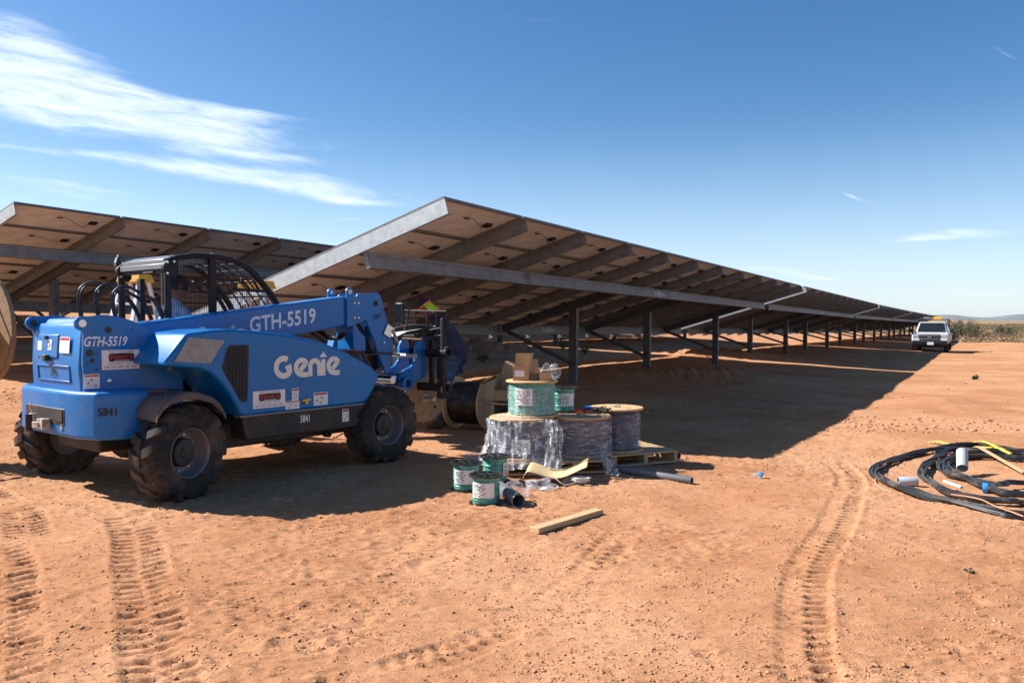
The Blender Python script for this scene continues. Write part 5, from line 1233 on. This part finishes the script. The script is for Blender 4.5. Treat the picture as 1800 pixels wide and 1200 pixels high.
loop([(1800,350),(1500,335),(1250,330),(1050,355),(920,395),(885,455),(960,545),(1150,610),(1300,690),(1450,755),(1600,800),(1800,830)], [(5.7,6.7),(6.7,7.3),(7.0,8.4)], 8, .0118, .034, 3, .006)
loop([(1800,310),(1400,300),(1150,320),(980,380),(950,450),(1050,540),(1250,640),(1450,720),(1600,735),(1800,690)], [(5.95,7.2),(6.8,7.9)], 5, .0118, .026, 4, .03)
x, y = pg(1390,745); mb = MB(); mb.lathe([(.052,-.022),(.055,0),(.052,.022)], (0,0,0), V(.85,-.5,0), 16); o = mb.build('tape_mark', M['blue_tape'], coil, (x-5.9,y-7.9,gz(x,y)-gz(5.9,7.9)+.045)); o.scale = (1,1,.85)
# bits lying in and around the coil
a_, b_ = pg(1090,520), pg(1165,400); pipe('grey conduit stub leaning on the inner loops of the cable coil', (4.63,8.15), (4.72,8.32), .055, 'conduit_light', gz(4.63,8.15)+.09, gz(4.72,8.32)+.235)
a_, b_ = pg(400,650), pg(520,680); pipe('pale plastic coupling lying inside the left bend of the cable coil', a_, (a_[0]+.17,a_[1]-.03), .045, 'conduit_light')
a_, b_ = pg(920,705), pg(1120,775); pipe('thin white plastic tube lying along the middle loop of the coil', a_, b_, .014, 'pvc_white', gz(*a_)+.085, gz(*b_)+.075)
a_, b_ = pg(1315,300), pg(1830,555); mb = MB(); A_, B_ = V(*a_, gz(*a_)+.12), V(*b_, gz(*b_)+.04); mid = (A_+B_)/2
D = (B_-A_); mb.ext([(-.018,-.008),(.018,-.008),(.018,.008),(-.018,.008)], -D/2, D.cross(V(0,0,1)).normalized(), V(0,0,1), D); tag(mb.build('timber', M['lumber'], None, mid), 'thin pale wooden strip lying across the back of the cable coil', 'timber')
def strip(label, pts, w, m, name='strap', lift=.01, zs=None):
    p = bez([V(*pg(a, b), 0) for a, b in pts], 6); mb = MB(); vs = []; n = len(p)
    for i, q in enumerate(p):
        t_ = (p[min(i+1,n-1)]-p[max(i-1,0)]).normalized(); nn = V(-t_.y,t_.x,0); h_ = zs[0]+(zs[1]-zs[0])*i/(n-1)+(zs[2] if len(zs) > 2 else 0)*math.sin(math.pi*i/(n-1)) if zs else lift
        for s_ in (-1, 1): vs.append(q+nn*s_*w/2+V(0,0,gz(q.x,q.y)+h_+.006*s_))
    o_ = vs[0].copy(); mb.add([v-o_ for v in vs], [(2*i,2*i+1,2*i+3,2*i+2) for i in range(n-1)]); o = mb.build(name, M[m], None, o_, fix=False); o.modifiers.new('thick','SOLIDIFY').thickness = .004
    return tag(o, label, 'strap')
strip('short yellow strap end at the back left of the cable coil', [(745,125),(830,140),(900,165),(985,180)], .05, 'strap_yellow', zs=(.02,.05,.02))
strip('long yellow strap lying over the back of the cable coil', [(1250,150),(1350,175),(1450,235),(1560,295),(1680,325)], .055, 'strap_yellow', zs=(.06,.07,.05))
strip('yellow strap lying flat inside the back of the cable coil', [(1260,205),(1400,238),(1600,225)], .05, 'strap_yellow', zs=(.05,.06,.02))
def wire(label, pts, r, m, lift=.02, name='wire'):
    p = bez([V(*pg(a, b), 0) for a, b in pts], 8); zz_ = [gz(q.x,q.y) for q in p]; zz_ = [sum(zz_[max(0,i-4):i+5])/len(zz_[max(0,i-4):i+5]) for i in range(len(p))]; p = [V(q.x,q.y,z0+lift+r) for q, z0 in zip(p, zz_)]; o_ = p[0].copy(); mb = MB(); mb.tube([q-o_ for q in p], r, 6); return tag(mb.build(name, M[m], None, o_), label, 'wire')
wire('pale copper wire lying over the front loop of the cable coil', [(1000,850),(1200,890),(1350,930),(1500,1000),(1650,1060),(1830,1130)], .0055, 'copper_wire', .06)
wire('thin reddish wire end curling out of the left bend of the coil', [(330,740),(230,700),(160,640),(140,580),(150,540)], .007, 'copper_wire', .004)
wire('thin dark red wire curling inside the middle loop of the coil', [(680,410),(670,370),(760,330),(900,300),(1080,295)], .007, 'red_print', .01)

# ------------------------------------------------------------------ pickup
tx, ty = 26.4, 50.0; gt = float(base_z(np.array([tx]), np.array([ty]))[0])
TR = thing('pickup_truck', 'white pickup truck facing the camera with rack and amber light bar', 'pickup', (tx, ty, gt), R(-90-31))   # x forward (towards the camera), y left
def Q(name, mb, m, parent=None, **k): return mb.build(name, M[m], parent or TR, **k)
mb = MB(); mb.ext([(-2.9,.55),(2.6,.50),(2.66,.80),(2.60,1.05),(1.35,1.16),(1.2,1.18),(-.55,1.20),(-.6,1.28),(-2.9,1.28)], (0,-.96,0), (1,0,0), (0,0,1), (0,1.92,0)); bodyt = Q('body', mb, 'truck_white', bevel=.07, segs=3)
mb = MB(); mb.add([(1.25,-.88,1.15),(1.25,.88,1.15),(-.62,.90,1.17),(-.62,-.90,1.17),(.55,-.70,1.80),(.55,.70,1.80),(-.50,.72,1.82),(-.50,-.72,1.82)], [(0,3,2,1),(4,5,6,7),(0,1,5,4),(1,2,6,5),(2,3,7,6),(3,0,4,7)]); cabt = Q('cab', mb, 'truck_white', bevel=.05, segs=3)
mb = MB(); mb.add([(1.19,-.77,1.19),(1.19,.77,1.19),(.61,.64,1.745),(.61,-.64,1.745)], [(0,1,2,3)]); o = Q('windshield', mb, 'glass_dark', cabt, fix=False); o.location = (.035,0,.03)
for s_ in (-1, 1):
    mb = MB(); mb.add([(1.0,s_*.905,1.22),(-.45,s_*.915,1.22),(-.40,s_*.76,1.74),(.52,s_*.745,1.74)], [(0,1,2,3)]); o = Q('side_window', mb, 'glass_dark', cabt, fix=False); o.location = (0,s_*.012,0)
    mb = MB(); mb.box((.98,s_*1.10,1.28),(.10,.20,.22)); Q('mirror', mb, 'truck_black', bevel=.03)
    mb = MB(); mb.box((2.60,s_*.76,.93),(.10,.34,.25)); Q('headlight', mb, 'lamp', bevel=.03)
    mb = MB(); mb.bx(-.5,.9,s_*.962,s_*.972,.62,1.14); dr = Q('door', mb, 'truck_white', bevel=.005); mb = MB(); mb.box((-.3,s_*.985,1.05),(.18,.02,.035)); Q('handle', mb, 'truck_black', dr)
    for xw in (1.65,-1.75):
        mb = MB(); mb.lathe([(.22,-.12),(.33,-.135),(.375,-.10),(.385,0),(.375,.10),(.33,.135),(.22,.12)], (xw,s_*.84,.385), (0,1,0), 28, closed=True); w_ = Q('wheel', mb, 'rubber'); mb = MB(); mb.lathe([(0,s_*.09),(.15,s_*.08),(.22,s_*.11)], (xw,s_*.84,.385), (0,1,0), 20); Q('rim', mb, 'alu', w_)
mb = MB(); mb.box((2.62,0,.90),(.08,1.16,.34)); gr_ = Q('grille', mb, 'truck_black', bevel=.03)
for zz in (.82,.98):
    mb = MB(); mb.box((2.665,0,zz),(.02,1.08,.06)); Q('grille_bar', mb, 'rim', gr_, bevel=.01)
mb = MB(); mb.box((2.672,0,.90),(.02,.20,.085)); Q('badge', mb, 'rim', gr_, bevel=.03)
mb = MB(); mb.box((2.66,0,.58),(.20,1.90,.26)); bp = Q('bumper', mb, 'truck_black', bevel=.05, segs=3)
mb = MB(); mb.box((2.77,.05,.54),(.02,.34,.17)); Q('number_plate', mb, 'white_print', bp)
mb = MB(); mb.bx(-2.7,2.4,-.75,.75,.30,.56); Q('underbody', mb, 'truck_black')
mb = MB()
for xx in (-.75,-2.7):
    for s_ in (-1, 1): mb.cyl((xx,s_*.86,1.25),(xx,s_*.80,1.98),.03,8)
    mb.cyl((xx,-.80,1.98),(xx,.80,1.98),.03,8)
for s_ in (-1, 1): mb.cyl((-2.8,s_*.80,2.0),(.6,s_*.70,1.98),.025,8)
mb.cyl((.5,-.70,1.97),(.5,.70,1.97),.025,8); Q('rack', mb, 'truck_black')
mb = MB(); mb.box((.1,.30,2.06),(.22,.46,.15)); Q('amber_light', mb, 'amber', bevel=.03)
mb = MB(); mb.box((.1,-.22,2.06),(.20,.56,.13)); Q('light_bar', mb, 'rim', bevel=.03)

# ------------------------------------------------------------------ plants and ground litter
def tuft(name, label, x, y, h_, n, spread, m, seed, group=None, cat='weed', leaf=.07):
    t = thing(name, label, cat, (x, y, gz(x, y)), 0, group); rg = random.Random(seed); mb = MB(); st_ = MB()
    for k in range(n):
        a = rg.uniform(0,6.28); tip = V(math.cos(a)*spread*rg.uniform(.3,1), math.sin(a)*spread*rg.uniform(.3,1), h_*rg.uniform(.45,1)); st_.tube(bez([(0,0,0), tip*.5+V(0,0,h_*.12), tip],3), .006, 4)
        for j in range(7):
            p_ = tip*rg.uniform(.35,1)+V(rg.uniform(-1,1),rg.uniform(-1,1),rg.uniform(-.5,1))*leaf*.8; d_ = V(rg.uniform(-1,1),rg.uniform(-1,1),rg.uniform(-.3,.7)).normalized()*leaf; w_ = d_.cross(V(rg.uniform(-1,1),rg.uniform(-1,1),1)).normalized()*leaf*.32
            mb.add([p_-d_*.5, p_+w_, p_+d_*.5, p_-w_], [(0,1,2,3)])
    mb.build('leaves', M[m], t, fix=False, smooth=False); st_.build('stems', M['stem'], t)
def at(px, py, zz=0.0): d = (1.57-zz)*1400/(py-563); return ((px-900)/1400*d, d)
for k, (px, py, h_, lab) in enumerate(((848,655,.30,'weed growing left of the cartons, under the front row'),(990,634,.5,'taller weed at the left of the nearest dark post'),(1028,637,.42,'weed at the right of the nearest dark post'),(1715,652,.09,'small lone weed on the sunlit dirt right of the row shadow'))):
    x, y = at(px, py); tuft('weed', lab, x, y, h_, 22, h_*.75, 'leaf_green', k+1, 'weeds')
x, y = at(1125,612); tuft('dry_weed', 'tall dry weed stalks standing under the front row', x, y, .9, 9, .4, 'scrub_b', 9, None, 'weed', .10)
x, y = at(1250,636); tuft('dry_weed', 'low dry weed beside the third post of the front row', x, y, .6, 12, .5, 'scrub_b', 12, None, 'weed', .10)
x, y = 2.85, 4.92; tuft('dry_weed', 'tiny dry grass tuft on the dirt at lower right', x, y, .025, 8, .04, 'straw', 15, None, 'weed', .010)

def bush_leaves(mb, rg, cx, cy, cz, rx, rz, n, leaf):
    for k in range(n):
        a, b = rg.uniform(0,6.28), rg.uniform(0,1); r_ = rx*math.sqrt(rg.uniform(.15,1)); zz = rz*(b**.8)*(1-.45*(r_/rx)**2)
        lump = 1+.35*math.sin(a*3+cx)+.2*math.sin(a*7+cy); p_ = V(cx+math.cos(a)*r_*lump, cy+math.sin(a)*r_*lump, cz+zz*(1+.25*math.sin(a*5+cx*3)))
        d_ = V(rg.uniform(-1,1),rg.uniform(-1,1),rg.uniform(-.2,1)).normalized()*leaf*rg.uniform(.5,1.4); w_ = d_.cross(V(rg.uniform(-1,1),rg.uniform(-1,1),.6)).normalized()*leaf*.3; mb.add([p_-d_*.5, p_+w_, p_+d_*.5, p_-w_], [(0,1,2,3)])
def scrub(name, label, spec, m, leaf, seed):
    rg = random.Random(seed); mb = MB()
    for cx, cy, r_, h_ in spec: bush_leaves(mb, rg, cx, cy, float(base_z(np.array([cx]),np.array([cy]))[0])-.05, r_, h_, int(700*max(1,r_)), leaf)
    tag(mb.build(name, M[m], fix=False, smooth=False), label, None, kind='stuff')
rg = random.Random(5); A_, B_, D_ = [], [], []
for k in range(75):
    d = rg.uniform(88, 150); px = rg.uniform(1640, 1960); x = (px-900)/1400*d
    (A_ if rg.random() < .55 else B_).append((x, d, rg.uniform(.6,2.2), rg.uniform(.3,1.0)*1.15+(d-86)*.003))
for k in range(60):
    d = rg.uniform(150, 320); px = rg.uniform(1660, 2050); A_.append(((px-900)/1400*d, d, rg.uniform(1.5,4), rg.uniform(.6,1.6)))
for k in range(8):
    d = rg.uniform(100, 140); px = rg.uniform(1680, 1900); (A_ if k % 3 else D_).append(((px-900)/1400*d, d, rg.uniform(.7,1.4), rg.uniform(1.3,1.8)))
for k in range(70):
    d = rg.uniform(76, 92); px = rg.uniform(1690, 1950); B_.append(((px-900)/1400*d, d, rg.uniform(.4,1.1), rg.uniform(.15,.45)))
for k in range(60):
    d = rg.uniform(120, 220); px = rg.uniform(1180, 1660); B_.append(((px-900)/1400*d, d, rg.uniform(1.5,3), rg.uniform(1.0,2.0)))
scrub('scrub', 'olive brush along the edge of the cleared ground beyond the pickup', A_, 'scrub_a', .16, 1)
scrub('dark_brush', 'a few darker green shrubs standing up out of the brush', D_, 'dark_scrub', .2, 3)
scrub('dry_grass', 'tan dry brush and grass along the edge of the cleared ground', B_, 'scrub_b', .14, 2)
t = thing('bush', 'dark green bush just behind the pickup cab', 'bush', ((1690-900)/1400*92., 92., -.45)); mb = MB(); bush_leaves(mb, random.Random(8), 0, 0, .1, 2.1, 1.9, 4000, .15); mb.build('crown', M['dark_scrub'], t, fix=False, smooth=False)
mb = MB(); [mb.tube(bez([(0,0,0),(math.cos(a)*.4,math.sin(a)*.4,.9),(math.cos(a)*1.2,math.sin(a)*1.2,2.0)],4), [.09-.005*i for i in range(9)], 6) for a in (.3,1.7,2.9,4.1,5.4)]; mb.build('stem', M['stem'], t)

# crumbs of soil and bits of straw, far too many to count
def litter():
    r2 = np.random.default_rng(3); n = 52000
    d = 3.2 + 11*r2.random(n)**1.6; x = (r2.random(n)-.5)*1.45*d; y = d
    cm = vnoise(x*1.5+5, y*2.3, 9)*.6+vnoise(x*4.1, y*7, 19)*.4; keep = (cm > .56) | (r2.random(n) < .22); x, y = x[keep], y[keep]; n = len(x)
    m_ = 4200; d2 = 12+48*r2.random(m_)**1.5; x = np.concatenate([x, (r2.random(m_)-.35)*1.5*d2]); y = np.concatenate([y, d2]); n = len(x)
    z_ = GZ(x, y); s = .0024 + .0075*r2.random(n)**5 + .0005*y*r2.random(n); s = np.where(y > 12, .006+.035*r2.random(n)**5, s)
    for nm, sel, oc, f in (('soil_crumbs', s < .0052, np.array([(1,0,0),(0,1,0),(-1,0,0),(0,-1,0),(0,0,1),(0,0,-1)], float), [(0,1,4),(1,2,4),(2,3,4),(3,0,4),(1,0,5),(2,1,5),(3,2,5),(0,3,5)]), ('soil_clods', s >= .0052, None, None)):
        if oc is None:
            bm = bmesh.new(); bmesh.ops.create_icosphere(bm, subdivisions=1, radius=1); oc = np.array([tuple(v.co) for v in bm.verts]); f = [tuple(v.index for v in q.verts) for q in bm.faces]; bm.free()
        X, Y_, Zg, s1 = x[sel], y[sel], z_[sel], s[sel]; n1, k = len(X), len(oc)
        j = .45+.95*r2.random((n1,k,1)); an = r2.random(n1)*6.28; c_, s_ = np.cos(an), np.sin(an)
        v = oc[None]*j*s1[:,None,None]*np.array([1.4,1,.55]); vx = v[...,0]*c_[:,None]-v[...,1]*s_[:,None]; vy = v[...,0]*s_[:,None]+v[...,1]*c_[:,None]
        P_ = np.stack([vx+X[:,None], vy+Y_[:,None], v[...,2]+(Zg+s1*.05)[:,None]], -1).reshape(-1,3).astype(np.float32)
        F = (np.array(f)[None]+k*np.arange(n1)[:,None,None]).reshape(-1).astype(np.int32); nf = len(F)//3
        me = bpy.data.meshes.new(nm); me.vertices.add(len(P_)); me.vertices.foreach_set('co', P_.ravel()); me.loops.add(len(F)); me.loops.foreach_set('vertex_index', F)
        me.polygons.add(nf); me.polygons.foreach_set('loop_start', np.arange(0, nf*3, 3, dtype=np.int32)); me.update(); me.validate(); me.materials.append(M['clod'])
        tag(obj(nm, me), 'fine crumbs of red soil scattered over the dirt' if nm == 'soil_crumbs' else 'larger clods of red soil scattered over the dirt', None, kind='stuff')
    n = 2600; d = 3.2+9*r2.random(n)**1.4; x = (r2.random(n)-.5)*1.45*d; y = d; mb = MB(); z_ = GZ(x, y); x2 = x+(r2.random(n)-.5)*.09; y2 = y+(r2.random(n)-.5)*.05; z2 = GZ(x2, y2)
    for i in range(n): mb.tube([(x[i],y[i],z_[i]+.004),((x[i]+x2[i])/2+.006,(y[i]+y2[i])/2,max(z_[i],z2[i])+.009),(x2[i],y2[i],z2[i]+.003)], .0012+.0014*r2.random(), 3)
    tag(mb.build('straw_litter', M['straw'], fix=False, smooth=False), 'bits of dry straw scattered over the dirt', None, kind='stuff')
litter()
